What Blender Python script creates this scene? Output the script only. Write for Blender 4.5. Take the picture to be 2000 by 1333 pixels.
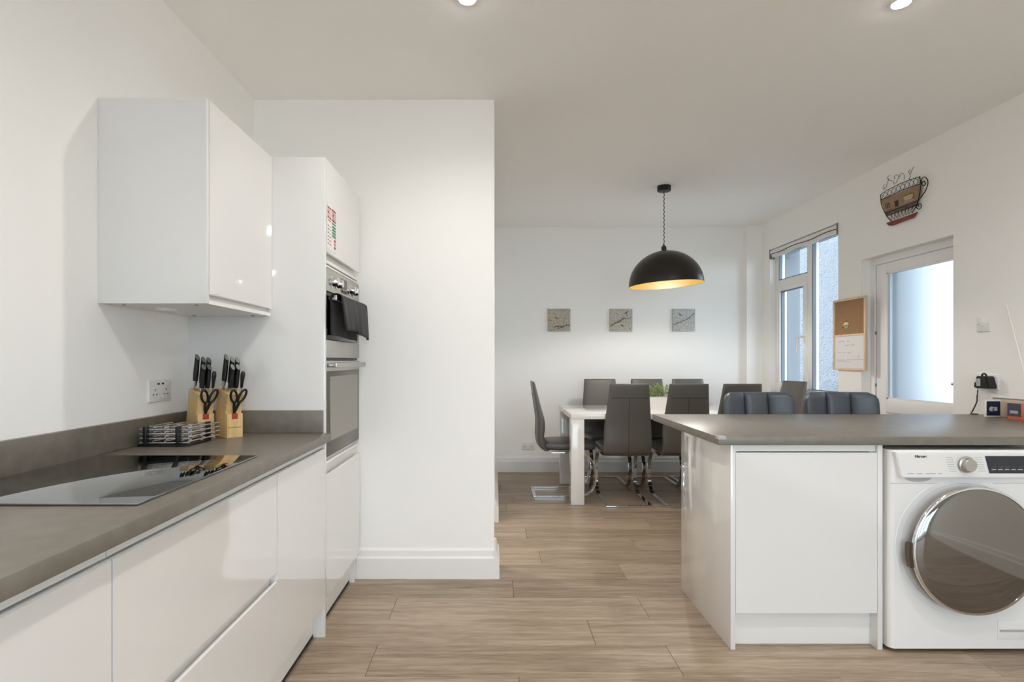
import bpy, bmesh, math, random
from mathutils import Vector, Matrix
random.seed(7)
PI = math.pi
for o in list(bpy.data.objects): bpy.data.objects.remove(o)
SC = bpy.context.scene
COL = SC.collection

# ------------------------------------------------------------------ camera
CAM_Z = 1.207
cd = bpy.data.cameras.new('camera'); cam = bpy.data.objects.new('camera', cd); COL.objects.link(cam)
cam.location = (0, 0, CAM_Z); cam.rotation_euler = (PI/2, 0, 0)
cd.sensor_width = 36; cd.lens = 1086/2000*36
cd.shift_x = 34/2000; cd.shift_y = 38.5/2000; cd.clip_start = .05
SC.camera = cam

# ------------------------------------------------------------------ world, lamps, exposure
SKY = (0.74, 0.88, 1.0); SKY_STRENGTH = 1.6
SPOT_W = 7.5
PENDANT_W = 7.5
w = bpy.data.worlds.new('world'); SC.world = w; w.use_nodes = True
bg = w.node_tree.nodes['Background']; bg.inputs[0].default_value = (*SKY, 1); bg.inputs[1].default_value = SKY_STRENGTH
SC.view_settings.view_transform = 'Standard'; SC.view_settings.look = 'None'
SC.view_settings.gamma = 1; SC.view_settings.use_curve_mapping = False
SC.view_settings.exposure = 2.05
SC.cycles.caustics_reflective = False; SC.cycles.caustics_refractive = False
SC.cycles.max_bounces = 16; SC.cycles.diffuse_bounces = 12; SC.cycles.glossy_bounces = 6; SC.cycles.transparent_max_bounces = 12

# ------------------------------------------------------------------ helpers
def lin(c):
    return tuple(((v/255)/12.92 if v/255 <= .04045 else ((v/255+.055)/1.055)**2.4) for v in c)

def mat(name, rgb, rough=.5, metal=0, coat=0, spec=.5, bump=0, bscale=200, var=0, vscale=8, emit=None, estr=0, sheen=0, linear=False, bdist=.01, bstretch=1):
    m = bpy.data.materials.new(name); m.use_nodes = True
    nt = m.node_tree; p = nt.nodes['Principled BSDF']
    c = rgb if linear else lin(rgb)
    p.inputs['Base Color'].default_value = (*c, 1)
    p.inputs['Roughness'].default_value = rough; p.inputs['Metallic'].default_value = metal
    p.inputs['Coat Weight'].default_value = coat; p.inputs['Coat Roughness'].default_value = .03
    p.inputs['Specular IOR Level'].default_value = spec
    if sheen: p.inputs['Sheen Weight'].default_value = sheen
    if emit:
        p.inputs['Emission Color'].default_value = (*emit, 1); p.inputs['Emission Strength'].default_value = estr
    tc = nt.nodes.new('ShaderNodeTexCoord')
    if bump:
        n = nt.nodes.new('ShaderNodeTexNoise'); n.inputs['Scale'].default_value = bscale; n.inputs['Detail'].default_value = 3
        mp = nt.nodes.new('ShaderNodeMapping'); mp.inputs['Scale'].default_value = (1, 1, bstretch)
        nt.links.new(tc.outputs['Object'], mp.inputs['Vector']); nt.links.new(mp.outputs[0], n.inputs['Vector'])
        b = nt.nodes.new('ShaderNodeBump'); b.inputs['Strength'].default_value = bump; b.inputs['Distance'].default_value = bdist
        nt.links.new(n.outputs['Fac'], b.inputs['Height']); nt.links.new(b.outputs['Normal'], p.inputs['Normal'])
    if var:
        n = nt.nodes.new('ShaderNodeTexNoise'); n.inputs['Scale'].default_value = vscale; n.inputs['Detail'].default_value = 4
        nt.links.new(tc.outputs['Object'], n.inputs['Vector'])
        r = nt.nodes.new('ShaderNodeValToRGB')
        r.color_ramp.elements[0].position = .3; r.color_ramp.elements[1].position = .7
        r.color_ramp.elements[0].color = (*[v*(1-var) for v in c], 1); r.color_ramp.elements[1].color = (*[min(1, v*(1+var)) for v in c], 1)
        nt.links.new(n.outputs['Fac'], r.inputs['Fac']); nt.links.new(r.outputs['Color'], p.inputs['Base Color'])
    return m

def wood_mat(name, dark, mid, light, rough=.45, axis=0, stretch=14, per_object=True, bump=.15, scale=1.0, zones=False):
    m = bpy.data.materials.new(name); m.use_nodes = True; nt = m.node_tree; L = nt.links.new
    p = nt.nodes['Principled BSDF']; p.inputs['Roughness'].default_value = rough
    tc = nt.nodes.new('ShaderNodeTexCoord'); oi = nt.nodes.new('ShaderNodeObjectInfo')
    add = nt.nodes.new('ShaderNodeVectorMath'); add.operation = 'ADD'
    mul = nt.nodes.new('ShaderNodeVectorMath'); mul.operation = 'SCALE'; mul.inputs[0].default_value = (37, 53, 71)
    L(oi.outputs['Random'], mul.inputs['Scale']); L(tc.outputs['Object'], add.inputs[0]); L(mul.outputs[0], add.inputs[1])
    mp = nt.nodes.new('ShaderNodeMapping'); s = [stretch*scale]*3; s[axis] = scale; mp.inputs['Scale'].default_value = s
    L(add.outputs[0], mp.inputs['Vector'])
    n1 = nt.nodes.new('ShaderNodeTexNoise'); n1.inputs['Scale'].default_value = 1.6; n1.inputs['Detail'].default_value = 6; n1.inputs['Distortion'].default_value = .9
    L(mp.outputs[0], n1.inputs['Vector'])
    n2 = nt.nodes.new('ShaderNodeTexNoise'); n2.inputs['Scale'].default_value = 11; n2.inputs['Detail'].default_value = 5; n2.inputs['Distortion'].default_value = .4
    L(mp.outputs[0], n2.inputs['Vector'])
    mx = nt.nodes.new('ShaderNodeMath'); mx.operation = 'MULTIPLY_ADD'; mx.inputs[1].default_value = .45; L(n2.outputs['Fac'], mx.inputs[0])
    sc = nt.nodes.new('ShaderNodeMath'); sc.operation = 'MULTIPLY'; sc.inputs[1].default_value = .6; L(n1.outputs['Fac'], sc.inputs[0])
    L(sc.outputs[0], mx.inputs[2])
    fac = mx.outputs[0]
    if per_object:
        ra = nt.nodes.new('ShaderNodeMath'); ra.operation = 'MULTIPLY_ADD'; ra.inputs[1].default_value = .12
        L(oi.outputs['Random'], ra.inputs[0]); L(mx.outputs[0], ra.inputs[2])
        sb = nt.nodes.new('ShaderNodeMath'); sb.operation = 'SUBTRACT'; sb.inputs[1].default_value = .06; L(ra.outputs[0], sb.inputs[0]); fac = sb.outputs[0]
    r = nt.nodes.new('ShaderNodeValToRGB'); e = r.color_ramp.elements
    e[0].position = .33; e[0].color = (*lin(dark), 1); e[1].position = .68; e[1].color = (*lin(light), 1)
    x = e.new(.5); x.color = (*lin(mid), 1)
    L(fac, r.inputs['Fac']); L(r.outputs['Color'], p.inputs['Base Color'])
    b = nt.nodes.new('ShaderNodeBump'); b.inputs['Strength'].default_value = bump; b.inputs['Distance'].default_value = .003
    L(n2.outputs['Fac'], b.inputs['Height']); L(b.outputs['Normal'], p.inputs['Normal'])
    return m

def glass_mat(name):
    m = bpy.data.materials.new(name); m.use_nodes = True; nt = m.node_tree; nt.nodes.clear(); L = nt.links.new
    out = nt.nodes.new('ShaderNodeOutputMaterial'); mix = nt.nodes.new('ShaderNodeMixShader')
    t = nt.nodes.new('ShaderNodeBsdfTransparent'); t.inputs[0].default_value = (.97, .985, 1, 1)
    g = nt.nodes.new('ShaderNodeBsdfGlossy'); g.inputs['Roughness'].default_value = .01
    lw = nt.nodes.new('ShaderNodeLayerWeight'); lw.inputs[0].default_value = .5
    pw_ = nt.nodes.new('ShaderNodeMath'); pw_.operation = 'POWER'; pw_.inputs[1].default_value = 5; L(lw.outputs['Facing'], pw_.inputs[0])
    f = nt.nodes.new('ShaderNodeMath'); f.operation = 'MULTIPLY_ADD'; f.inputs[1].default_value = .75; f.inputs[2].default_value = .035; L(pw_.outputs[0], f.inputs[0])
    L(f.outputs[0], mix.inputs[0]); L(t.outputs[0], mix.inputs[1]); L(g.outputs[0], mix.inputs[2]); L(mix.outputs[0], out.inputs[0])
    return m

def frosted_mat(name):
    m = bpy.data.materials.new(name); m.use_nodes = True; nt = m.node_tree; nt.nodes.clear(); L = nt.links.new
    out = nt.nodes.new('ShaderNodeOutputMaterial'); mix = nt.nodes.new('ShaderNodeMixShader')
    t = nt.nodes.new('ShaderNodeBsdfTranslucent'); t.inputs[0].default_value = (.60, .615, .63, 1)
    g = nt.nodes.new('ShaderNodeBsdfGlass'); g.inputs['Roughness'].default_value = .35; g.inputs['IOR'].default_value = 1.1
    g.inputs['Color'].default_value = (.60, .615, .63, 1)
    tc = nt.nodes.new('ShaderNodeTexCoord'); n = nt.nodes.new('ShaderNodeTexNoise'); n.inputs['Scale'].default_value = 160
    L(tc.outputs['Object'], n.inputs['Vector'])
    b = nt.nodes.new('ShaderNodeBump'); b.inputs['Strength'].default_value = .2; L(n.outputs['Fac'], b.inputs['Height']); L(b.outputs['Normal'], g.inputs['Normal'])
    mix.inputs[0].default_value = .85
    L(t.outputs[0], mix.inputs[1]); L(g.outputs[0], mix.inputs[2]); L(mix.outputs[0], out.inputs[0])
    return m

M = {}
M['wall'] = mat('wall_paint', (244, 242, 238), .75, bump=.03, bscale=250)
M['ceil'] = mat('ceiling_paint', (246, 244, 241), .85, bump=.02, bscale=200)
M['skirt'] = mat('skirting_gloss', (236, 233, 229), .35)
M['gloss'] = mat('white_gloss_door', (226, 224, 221), .06, coat=1)
M['carcass'] = mat('white_carcass', (234, 232, 228), .3)
M['worktop'] = mat('worktop_laminate', (116, 109, 99), .36, var=.12, vscale=22, bump=.04, bscale=400)
M['upvc'] = mat('white_upvc', (240, 239, 238), .3)
M['gasket'] = mat('grey_gasket', (120, 126, 134), .6)
M['glass'] = glass_mat('clear_glass')
M['frost'] = frosted_mat('frosted_glass')
M['floor'] = wood_mat('oak_plank', (116, 98, 79), (150, 131, 110), (176, 158, 137), .4, 0, 16)
M['sub'] = mat('floor_underlay', (70, 60, 50), .9)
M['black_glass'] = mat('black_glass', (8, 8, 9), .05, spec=.35)
M['hob'] = mat('hob_glass', (156, 158, 158), .015, 1)
M['steel'] = mat('brushed_steel', (186, 182, 176), .3, 1, bump=.02, bscale=600)
M['darksteel'] = mat('dark_steel', (100, 92, 83), .28, .9)
M['chrome'] = mat('chrome', (225, 225, 228), .06, 1)
M['mirror'] = mat('oven_glass', (150, 142, 130), .06, .85)
M['leather'] = mat('grey_leather', (94, 90, 85), .36, bump=.12, bscale=350)
M['seam'] = mat('dark_seam', (52, 50, 48), .6)
M['stool'] = mat('slate_leather', (78, 84, 92), .34, bump=.1, bscale=350)
M['black'] = mat('black_plastic', (16, 16, 17), .4)
M['blackmetal'] = mat('black_metal', (34, 32, 30), .36, .3)
M['shade'] = mat('black_shade', (40, 37, 33), .34, .35)
M['gold'] = mat('gold_lining', (84, 64, 3), .5)
M['tablew'] = mat('white_lacquer', (240, 238, 235), .12, coat=.5)
M['plastic'] = mat('white_plastic', (230, 228, 225), .3)
M['greyp'] = mat('grey_print', (120, 120, 120), .6)
M['lightp'] = mat('pale_grey_print', (176, 176, 176), .6)
M['blockwood'] = wood_mat('beech_block', (196, 158, 102), (214, 180, 124), (226, 196, 146), .5, 2, 10, True, .08, 6)
M['capgrey'] = mat('grey_cap', (112, 118, 112), .45)
M['red'] = mat('red_print', (158, 54, 38), .5)
M['cork'] = mat('cork', (158, 122, 86), .85, var=.16, vscale=160, bump=.3, bscale=300)
M['pine'] = wood_mat('pine_frame', (206, 176, 142), (222, 196, 166), (232, 210, 184), .5, 2, 10, False, .05, 5)
M['wboard'] = mat('white_board', (226, 222, 222), .25)
M['ink'] = mat('blue_ink', (110, 112, 130), .6)
M['lens'] = mat('lamp_lens', (255, 250, 240), .4, emit=(1, .98, .95), estr=65)
M['towel'] = mat('black_towel', (26, 25, 25), .95, bump=.5, bscale=260, sheen=.12)
M['display'] = mat('display_glass', (18, 26, 38), .06, spec=.7)
M['doorglass'] = mat('smoked_dome', (132, 127, 121), .05, .85)
M['inner'] = mat('drum_ring', (90, 90, 90), .3, .6)
M['render'] = mat('roughcast_render', (122, 124, 127), .9, bump=1.0, bscale=22, bdist=.07, bstretch=2.2)
M['smooth'] = mat('smooth_render', (124, 128, 132), .9)
M['ground'] = mat('concrete_ground', (140, 140, 138), .9, bump=.3, bscale=40)
M['leaf'] = mat('leaf_green', (122, 146, 62), .5, var=.35, vscale=60)
M['pot'] = mat('white_ceramic', (232, 229, 224), .35)
M['soil'] = mat('dark_soil', (54, 42, 32), .95)
M['toe'] = mat('plinth_white', (228, 226, 222), .3)
M['wire'] = mat('black_wire', (26, 25, 25), .45, .5)

SOFT = {'grey_leather', 'slate_leather', 'black_plastic', 'bread_crust', 'black_wire', 'black_towel', 'chrome', 'dark_seam', 'black_metal', 'grey_gasket'}
class B:
    """collects shapes into one mesh"""
    def __init__(s): s.bm = bmesh.new()
    def _merge(s, t, M4=None):
        if M4 is not None: bmesh.ops.transform(t, matrix=M4, verts=t.verts)
        me = bpy.data.meshes.new('t'); t.to_mesh(me); t.free(); s.bm.from_mesh(me); bpy.data.meshes.remove(me)
    def box(s, x0, x1, y0, y1, z0, z1, bev=0, seg=2, mx=None):
        t = bmesh.new(); bmesh.ops.create_cube(t, size=1)
        for v in t.verts: v.co = Vector(((x0+x1)/2+v.co.x*(x1-x0), (y0+y1)/2+v.co.y*(y1-y0), (z0+z1)/2+v.co.z*(z1-z0)))
        if bev: bmesh.ops.bevel(t, geom=t.edges[:], offset=bev, segments=seg, affect='EDGES', profile=.5)
        s._merge(t, mx); return s
    def cyl(s, p0, p1, r0, r1=None, seg=24, caps=True):
        r1 = r0 if r1 is None else r1; p0 = Vector(p0); p1 = Vector(p1); d = p1-p0
        t = bmesh.new(); bmesh.ops.create_cone(t, cap_ends=caps, segments=seg, radius1=r0, radius2=r1, depth=d.length)
        q = Vector((0, 0, 1)).rotation_difference(d.normalized())
        s._merge(t, Matrix.Translation((p0+p1)/2) @ q.to_matrix().to_4x4()); return s
    def lathe(s, prof, mx=None, seg=32, close=False):
        t = bmesh.new(); rings = []
        for (r, z) in prof:
            if r < 1e-6: rings.append([t.verts.new((0, 0, z))])
            else: rings.append([t.verts.new((r*math.cos(2*PI*i/seg), r*math.sin(2*PI*i/seg), z)) for i in range(seg)])
        pairs = list(zip(rings[:-1], rings[1:])) + ([(rings[-1], rings[0])] if close else [])
        for a, b in pairs:
            for i in range(seg):
                j = (i+1) % seg
                if len(a) == 1 and len(b) == 1: continue
                if len(a) == 1: t.faces.new((a[0], b[j], b[i]))
                elif len(b) == 1: t.faces.new((a[i], a[j], b[0]))
                else: t.faces.new((a[i], a[j], b[j], b[i]))
        bmesh.ops.recalc_face_normals(t, faces=t.faces); s._merge(t, mx); return s
    def tube(s, pts, r, seg=8, rect=None, up=(0, 0, 1), closed=False, mx=None):
        """sweep a circle (r) or rectangle (rect = width, height) along pts"""
        pts = [Vector(p) for p in pts]; n = len(pts); t = bmesh.new(); rings = []
        upv = Vector(up)
        for i, p in enumerate(pts):
            a = pts[i-1] if (i > 0 or closed) else p; b = pts[(i+1) % n] if (i < n-1 or closed) else p
            d = (b-a).normalized(); sd = d.cross(upv)
            if sd.length < 1e-4: sd = d.cross(Vector((0, 1, 0)))
            sd.normalize(); u2 = sd.cross(d).normalized()
            if rect:
                w_, h_ = rect; ring = [p+sd*a_*w_/2+u2*b_*h_/2 for a_, b_ in ((-1, -1), (1, -1), (1, 1), (-1, 1))]
            else: ring = [p+sd*r*math.cos(2*PI*k/seg)+u2*r*math.sin(2*PI*k/seg) for k in range(seg)]
            rings.append([t.verts.new(c) for c in ring])
        m = len(rings[0])
        for i in range(n if closed else n-1):
            a, b = rings[i], rings[(i+1) % n]
            for k in range(m): t.faces.new((a[k], a[(k+1) % m], b[(k+1) % m], b[k]))
        if not closed: t.faces.new(rings[0][::-1]); t.faces.new(rings[-1])
        bmesh.ops.recalc_face_normals(t, faces=t.faces); s._merge(t, mx); return s
    def loft(s, secs, cap=True):
        t = bmesh.new(); rings = [[t.verts.new(c) for c in q] for q in secs]; m = len(rings[0])
        for a, b in zip(rings[:-1], rings[1:]):
            for k in range(m): t.faces.new((a[k], a[(k+1) % m], b[(k+1) % m], b[k]))
        if cap: t.faces.new(rings[0][::-1]); t.faces.new(rings[-1])
        bmesh.ops.recalc_face_normals(t, faces=t.faces); s._merge(t); return s
    def prism(s, poly, ax, d0, d1, bev=0, mx=None):
        """polygon (a, b) extruded along axis ax from d0 to d1; (a, b) are the other two axes in xyz order"""
        t = bmesh.new()
        def P(a, b, d): return {0: (d, a, b), 1: (a, d, b), 2: (a, b, d)}[ax]
        A = [t.verts.new(P(a, b, d0)) for a, b in poly]; C = [t.verts.new(P(a, b, d1)) for a, b in poly]
        t.faces.new(A); t.faces.new(C[::-1]); n = len(poly)
        for i in range(n): t.faces.new((A[i], C[i], C[(i+1) % n], A[(i+1) % n]))
        bmesh.ops.recalc_face_normals(t, faces=t.faces)
        if bev: bmesh.ops.bevel(t, geom=t.edges[:], offset=bev, segments=2, affect='EDGES')
        s._merge(t, mx); return s
    def obj(s, name, m, parent=None, smooth=True, sub=0, **tags):
        me = bpy.data.meshes.new(name)
        off = Vector((0, 0, 0)); q = parent
        while q is not None: off += q.location; q = q.parent
        if off.length: bmesh.ops.translate(s.bm, vec=-off, verts=s.bm.verts)
        s.bm.to_mesh(me); s.bm.free()
        if isinstance(m, str): m = M[m]
        me.materials.append(m)
        if smooth:
            me.shade_smooth(); me.set_sharp_from_angle(angle=math.radians(60 if m.name in SOFT else 26))
        o = bpy.data.objects.new(name, me); COL.objects.link(o); o.parent = parent
        if sub:
            md = o.modifiers.new('subdivision', 'SUBSURF'); md.levels = sub; md.render_levels = sub
        for k, v in tags.items(): o[k] = v
        return o

def thing(name, label, cat, loc=(0, 0, 0), rz=0, group=None, kind=None):
    o = bpy.data.objects.new(name, None); COL.objects.link(o); o.location = loc; o.rotation_euler = (0, 0, rz)
    o.empty_display_size = .05; o['label'] = label; o['category'] = cat
    if group: o['group'] = group
    if kind: o['kind'] = kind
    return o

def copy_tree(o, parent=None):
    c = o.copy(); COL.objects.link(c); c.parent = parent
    for ch in [q for q in bpy.data.objects if q.parent == o]: copy_tree(ch, c)
    return c

def text_obj(txt, size, m, parent, mx, name='lettering', bold=0):
    c = bpy.data.curves.new('txt', 'FONT'); c.body = txt; c.size = size; c.align_x = 'CENTER'; c.align_y = 'CENTER'; c.extrude = .0003; c.offset = bold
    t = bpy.data.objects.new('txt', c); COL.objects.link(t)
    dg = bpy.context.evaluated_depsgraph_get(); me = bpy.data.meshes.new_from_object(t.evaluated_get(dg))
    bpy.data.objects.remove(t); me.name = name; me.materials.clear(); me.materials.append(M[m])
    off = Vector((0, 0, 0)); q = parent
    while q is not None: off += q.location; q = q.parent
    me.transform(Matrix.Translation(-off) @ mx)
    o = bpy.data.objects.new(name, me); COL.objects.link(o); o.parent = parent
    return o
# frames for lettering: text x-axis, y-axis, origin
def frame(origin, ax, ay):
    ax = Vector(ax).normalized(); ay = Vector(ay).normalized(); az = ax.cross(ay)
    m = Matrix((ax, ay, az)).transposed().to_4x4(); m.translation = Vector(origin); return m

# ------------------------------------------------------------------ the room
CEIL = 2.658; XL = -1.336; XR = 2.862; YB = 6.04; YF = -2.3; YP = 3.09
def struct(b, name, m, label, cat, parent=None, smooth=False):
    o = b.obj(name, m, parent, smooth)
    if parent is None: o['kind'] = 'structure'; o['label'] = label; o['category'] = cat
    return o
fl = struct(B().box(XL-.1, XR+.15, YF-.1, YB+.1, -.12, -.014), 'floor', 'sub', 'taupe oak plank floor running through kitchen and dining area', 'floor')
struct(B().box(XL-.1, XR+.3, YF-.1, YB+.1, CEIL, CEIL+.12), 'ceiling', 'ceil', 'plain white ceiling over kitchen and dining area', 'ceiling')
struct(B().box(XL-.12, XL, YF-.1, YP+1, 0, CEIL), 'wall_left', 'wall', 'white wall behind the hob worktop', 'wall')
struct(B().box(XL, -.002, YP, YP+.19, 0, CEIL), 'wall_middle', 'wall', 'white end wall beside the tall oven unit', 'wall')
struct(B().box(XL, 0, 4.165, YB, 0, CEIL).box(-.19, -.001, YP+.19, 4.165, 2.02, CEIL), 'wall_hall', 'wall', 'white dining room side wall seen edge on past the doorway', 'wall')
struct(B().box(0, XR+.2, YB, YB+.12, 0, CEIL), 'wall_back', 'wall', 'white wall at the far end behind the dining table', 'wall')
# right wall with window and door openings
WY0, WY1, WZ0, WZ1 = 4.631, 5.777, .875, 2.36
DY0, DY1, DZ1 = 3.47, 4.34, 1.993
b = B(); T = .14
b.box(XR+.06, XR+T, YF-.1, DY0-.09, 0, CEIL).box(XR+.06, XR+T, DY0-.09, DY0, DZ1, CEIL).box(XR, XR+.06, YF-.1, DY0, 0, CEIL)
for (y0, y1, z0, z1) in ((DY0, DY1, DZ1, CEIL), (DY1, WY0, 0, CEIL), (WY0, WY1, 0, WZ0), (WY0, WY1, WZ1, CEIL), (WY1, YB, 0, CEIL)):
    b.box(XR, XR+T, y0, y1, z0, z1)
o = B()
for (y0, y1, z0, z1) in ((YF-.1, DY0-.09, -.1, CEIL+.1), (DY0-.09, DY1, DZ1, CEIL+.1), (DY1, WY0, -.1, CEIL+.1), (WY0, WY1, -.1, WZ0), (WY0, WY1, WZ1, CEIL+.1), (WY1, YB+.1, -.1, CEIL+.1)):
    o.box(XR+T+.0005, XR+.31, y0, y1, z0, z1)
struct(o, 'wall_outside', 'smooth', 'pale rendered outer face of the house wall around the window', 'wall')
struct(b, 'wall_right', 'wall', 'white right wall with the window and the glazed door', 'wall')
# wall behind the photographer, with a window
FY = YF
b = B()
GX0, GX1, GZ0, GZ1 = -.5, 2.5, .06, 2.25
for (x0, x1, z0, z1) in ((XL, GX0, 0, CEIL), (GX0, GX1, 0, GZ0), (GX0, GX1, GZ1, CEIL), (GX1, XR, 0, CEIL)):
    b.box(x0, x1, FY-.1, FY, z0, z1)
struct(b, 'wall_front', 'wall', 'white kitchen wall behind the viewer', 'wall')
w3 = thing('window_3', 'white framed patio glazing behind the viewer', 'window', (1.0, FY-.05, GZ0), kind='structure')
b = B().box(GX0, GX1, FY-.09, FY-.03, GZ0, GZ0+.07, .004).box(GX0, GX1, FY-.09, FY-.03, GZ1-.07, GZ1, .004)
PWD = (GX1-GX0-.07)/3
for i in range(4): b.box(GX0+i*PWD, GX0+i*PWD+.07, FY-.09, FY-.03, GZ0+.07, GZ1-.07, .004)
b.obj('window_frame', 'upvc', w3)
for i in range(3): B().box(GX0+i*PWD+.07, GX0+(i+1)*PWD, FY-.062, FY-.058, GZ0+.07, GZ1-.07).obj('pane', 'glass', w3, False)
struct(B().box(-9, XR+T, -14, FY-.1, -.3, -.05), 'patio', 'ground', 'concrete patio behind the viewer', 'ground')
struct(B().box(2.70, XR, 5.95, YB, 0, CEIL), 'trim_1', 'wall', 'white boxed-in pipe column in the far right corner', 'trim')

# skirting boards
def skirt_prof(h=.16, t=.018): return [(0, 0), (t, 0), (t, h-.048), (t*.62, h-.036), (t*.5, h-.008), (t*.3, h), (0, h)]
b = B().prism([(YP-a, z) for a, z in skirt_prof()], 0, -.80, -.0021)
b.prism([(-.002+a*1.6, z) for a, z in skirt_prof()], 1, YP-.018, YP+.205)
struct(b, 'baseboard_middle', 'skirt', 'white moulded skirting board on the end wall beside the oven unit', 'skirting board')
b = B().prism([(YB-a, z) for a, z in skirt_prof()], 0, .03, 2.70)
struct(b, 'baseboard_back', 'skirt', 'white moulded skirting board along the far dining wall', 'skirting board')
b = B().prism([(a*1.7, z) for a, z in skirt_prof()], 1, 4.15, YB)
struct(b, 'baseboard_hall', 'skirt', 'short white skirting board past the doorway', 'skirting board')
b = B().prism([(XR-a, z) for a, z in skirt_prof()], 1, DY1+.02, 5.95).prism([(XR-a, z) for a, z in skirt_prof()], 1, YF, 2.3)
struct(b, 'baseboard_right', 'skirt', 'white moulded skirting board under the window', 'skirting board')
b = B().prism([(YF+a, z) for a, z in skirt_prof()], 0, XL, -.5).prism([(XL+a, z) for a, z in skirt_prof()], 1, YF, -.78)
struct(b, 'baseboard_front', 'skirt', 'white moulded skirting board behind the viewer', 'skirting board')

# floor planks: laid across the view, 0.2345 m wide
PW = .2345; PL = 1.22; Y0 = 2.124
joint = {0: .724, 1: .43, 2: .726, 3: .098, 4: .733, 5: .28, 6: -.3, 7: .22, 8: 1.14}
meshes = {}
def plank_mesh(L):
    k = round(L, 3)
    if k not in meshes:
        t = bmesh.new(); bmesh.ops.create_cube(t, size=1)
        g = .0007
        for v in t.verts: v.co = Vector((v.co.x*(L-2*g), v.co.y*(PW-2*g), v.co.z*.014-.007))
        top = [e for e in t.edges if all(v.co.z > -.001 for v in e.verts)]
        bmesh.ops.bevel(t, geom=top, offset=.0012, segments=1, affect='EDGES')
        me = bpy.data.meshes.new('plank'); t.to_mesh(me); t.free(); me.materials.append(M['floor']); meshes[k] = me
    return meshes[k]
k0 = int(math.floor((YF-Y0)/PW)); k1 = int(math.ceil((YB-Y0)/PW))
for k in range(k0, k1):
    yc = Y0+(k+.5)*PW
    j = joint.get(k, random.uniform(-.6, .6))
    x = j
    while x > XL-.1: x -= PL
    while x < XR+.1:
        a = max(x, XL-.05); e = min(x+PL, XR+.12)
        if e-a > .03:
            o = bpy.data.objects.new('plank', plank_mesh(e-a)); COL.objects.link(o); o.parent = fl; o.location = ((a+e)/2, yc, 0)
        x += PL

# ------------------------------------------------------------------ outside
struct(B().box(XR+T, 16, -8, 14, -.3, -.05), 'ground', 'ground', 'concrete side passage outside the window', 'ground')
nw = struct(B().box(4.25, 4.5, 6.3, 7.92, -.3, 5.2), 'wall_neighbour', 'render', 'white roughcast wall of the neighbouring house outside the window', 'wall')
struct(B().box(4.05, 7.2, 9.3, 9.5, -.3, 3.6).box(4.25, 4.5, 8.16, 9.3, -.3, 3.9), 'wall_yard', 'smooth', 'smooth pale wall at the end of the side passage', 'wall')
# window
W = thing('window_1', 'white plastic window with top light over opening casement and fixed pane', 'window', (2.94, 5.2, WZ0), kind='structure')
fx0, fx1 = 2.918, 2.985
b = B().box(fx0, fx1, WY0, WY1, WZ0, WZ0+.06, .004).box(fx0, fx1, WY0, WY1, WZ1-.06, WZ1, .004)
b.box(fx0, fx1, WY1-.062, WY1, WZ0+.06, WZ1-.06, .004).box(fx0, fx1, WY0, WY0+.062, WZ0+.06, WZ1-.06, .004)
b.obj('window_frame', 'upvc', W)
B().box(fx0, fx1, 5.115, 5.19, WZ0+.06, WZ1-.06, .004).obj('mullion', 'upvc', W)
B().box(fx0, fx1, 5.19, WY1-.062, 1.965, 2.03, .004).obj('transom', 'upvc', W)
sa = thing; 
b = B(); y0, y1, z0, z1 = 5.185, WY1-.055, WZ0+.055, 1.97
for q in ((y0, y1, z0, z0+.055), (y0, y1, z1-.055, z1), (y0, y0+.055, z0+.055, z1-.055), (y1-.055, y1, z0+.055, z1-.055)):
    b.box(fx0-.014, fx1-.006, q[0], q[1], q[2], q[3], .004)
sash = b.obj('casement', 'upvc', W)
B().box(fx0-.026, fx0-.014, y0+.012, y0+.036, 1.37, 1.44, .003).tube([(fx0-.03, y0+.024, 1.43), (fx0-.055, y0+.026, 1.435), (fx0-.06, y0+.05, 1.43), (fx0-.058, y0+.07, 1.39), (fx0-.056, y0+.075, 1.29)], .009, 8).obj('handle', 'plastic', sash)
for (a, c, d, e) in ((y0+.055, y1-.055, z0+.055, z1-.055), (5.19, WY1-.062, 2.03, WZ1-.06), (WY0+.062, 5.115, WZ0+.06, WZ1-.06)):
    pz = B().box(2.952, 2.956, a, c, d, e).obj('pane', 'glass', W, False)
    g = B(); gx0, gx1 = fx0+.004, 2.952
    g.box(gx0, gx1, a, a+.008, d, e).box(gx0, gx1, c-.012, c, d, e).box(gx0, gx1, a, c, d, d+.008).box(gx0, gx1, a, c, e-.008, e)
    g.obj('glazing_bead', 'gasket', W)
struct(B().box(2.80, fx0, WY0-.0, WY1, WZ0-.03, WZ0, .004), 'trim_2', 'skirt', 'white window board under the window', 'trim')
# roller blind in the window head
bl = thing('roller_blind', 'white roller blind wound up at the head of the window', 'blind', (2.885, 5.2, 2.27))
B().cyl((2.885, WY0+.012, 2.325), (2.885, WY1-.012, 2.325), .03).obj('roller', 'plastic', bl)
pts = [(2.874+.004*math.sin(i*.9), WY0+.02+(WY1-WY0-.04)*i/24, 2.288+.006*math.sin(i*.55)) for i in range(25)]
B().tube(pts, 0, rect=(.004, .035), up=(0, 0, 1)).obj('fabric_hem', 'skirt', bl)
B().tube([(2.853, p[1], p[2]+.018) for p in pts], .0035, 6).obj('hem_cord', 'seam', bl)
for y in (WY0+.002, WY1-.012): B().box(2.852, 2.905, y, y+.01, 2.26, 2.356, .002).obj('bracket', 'greyp', bl)
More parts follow.
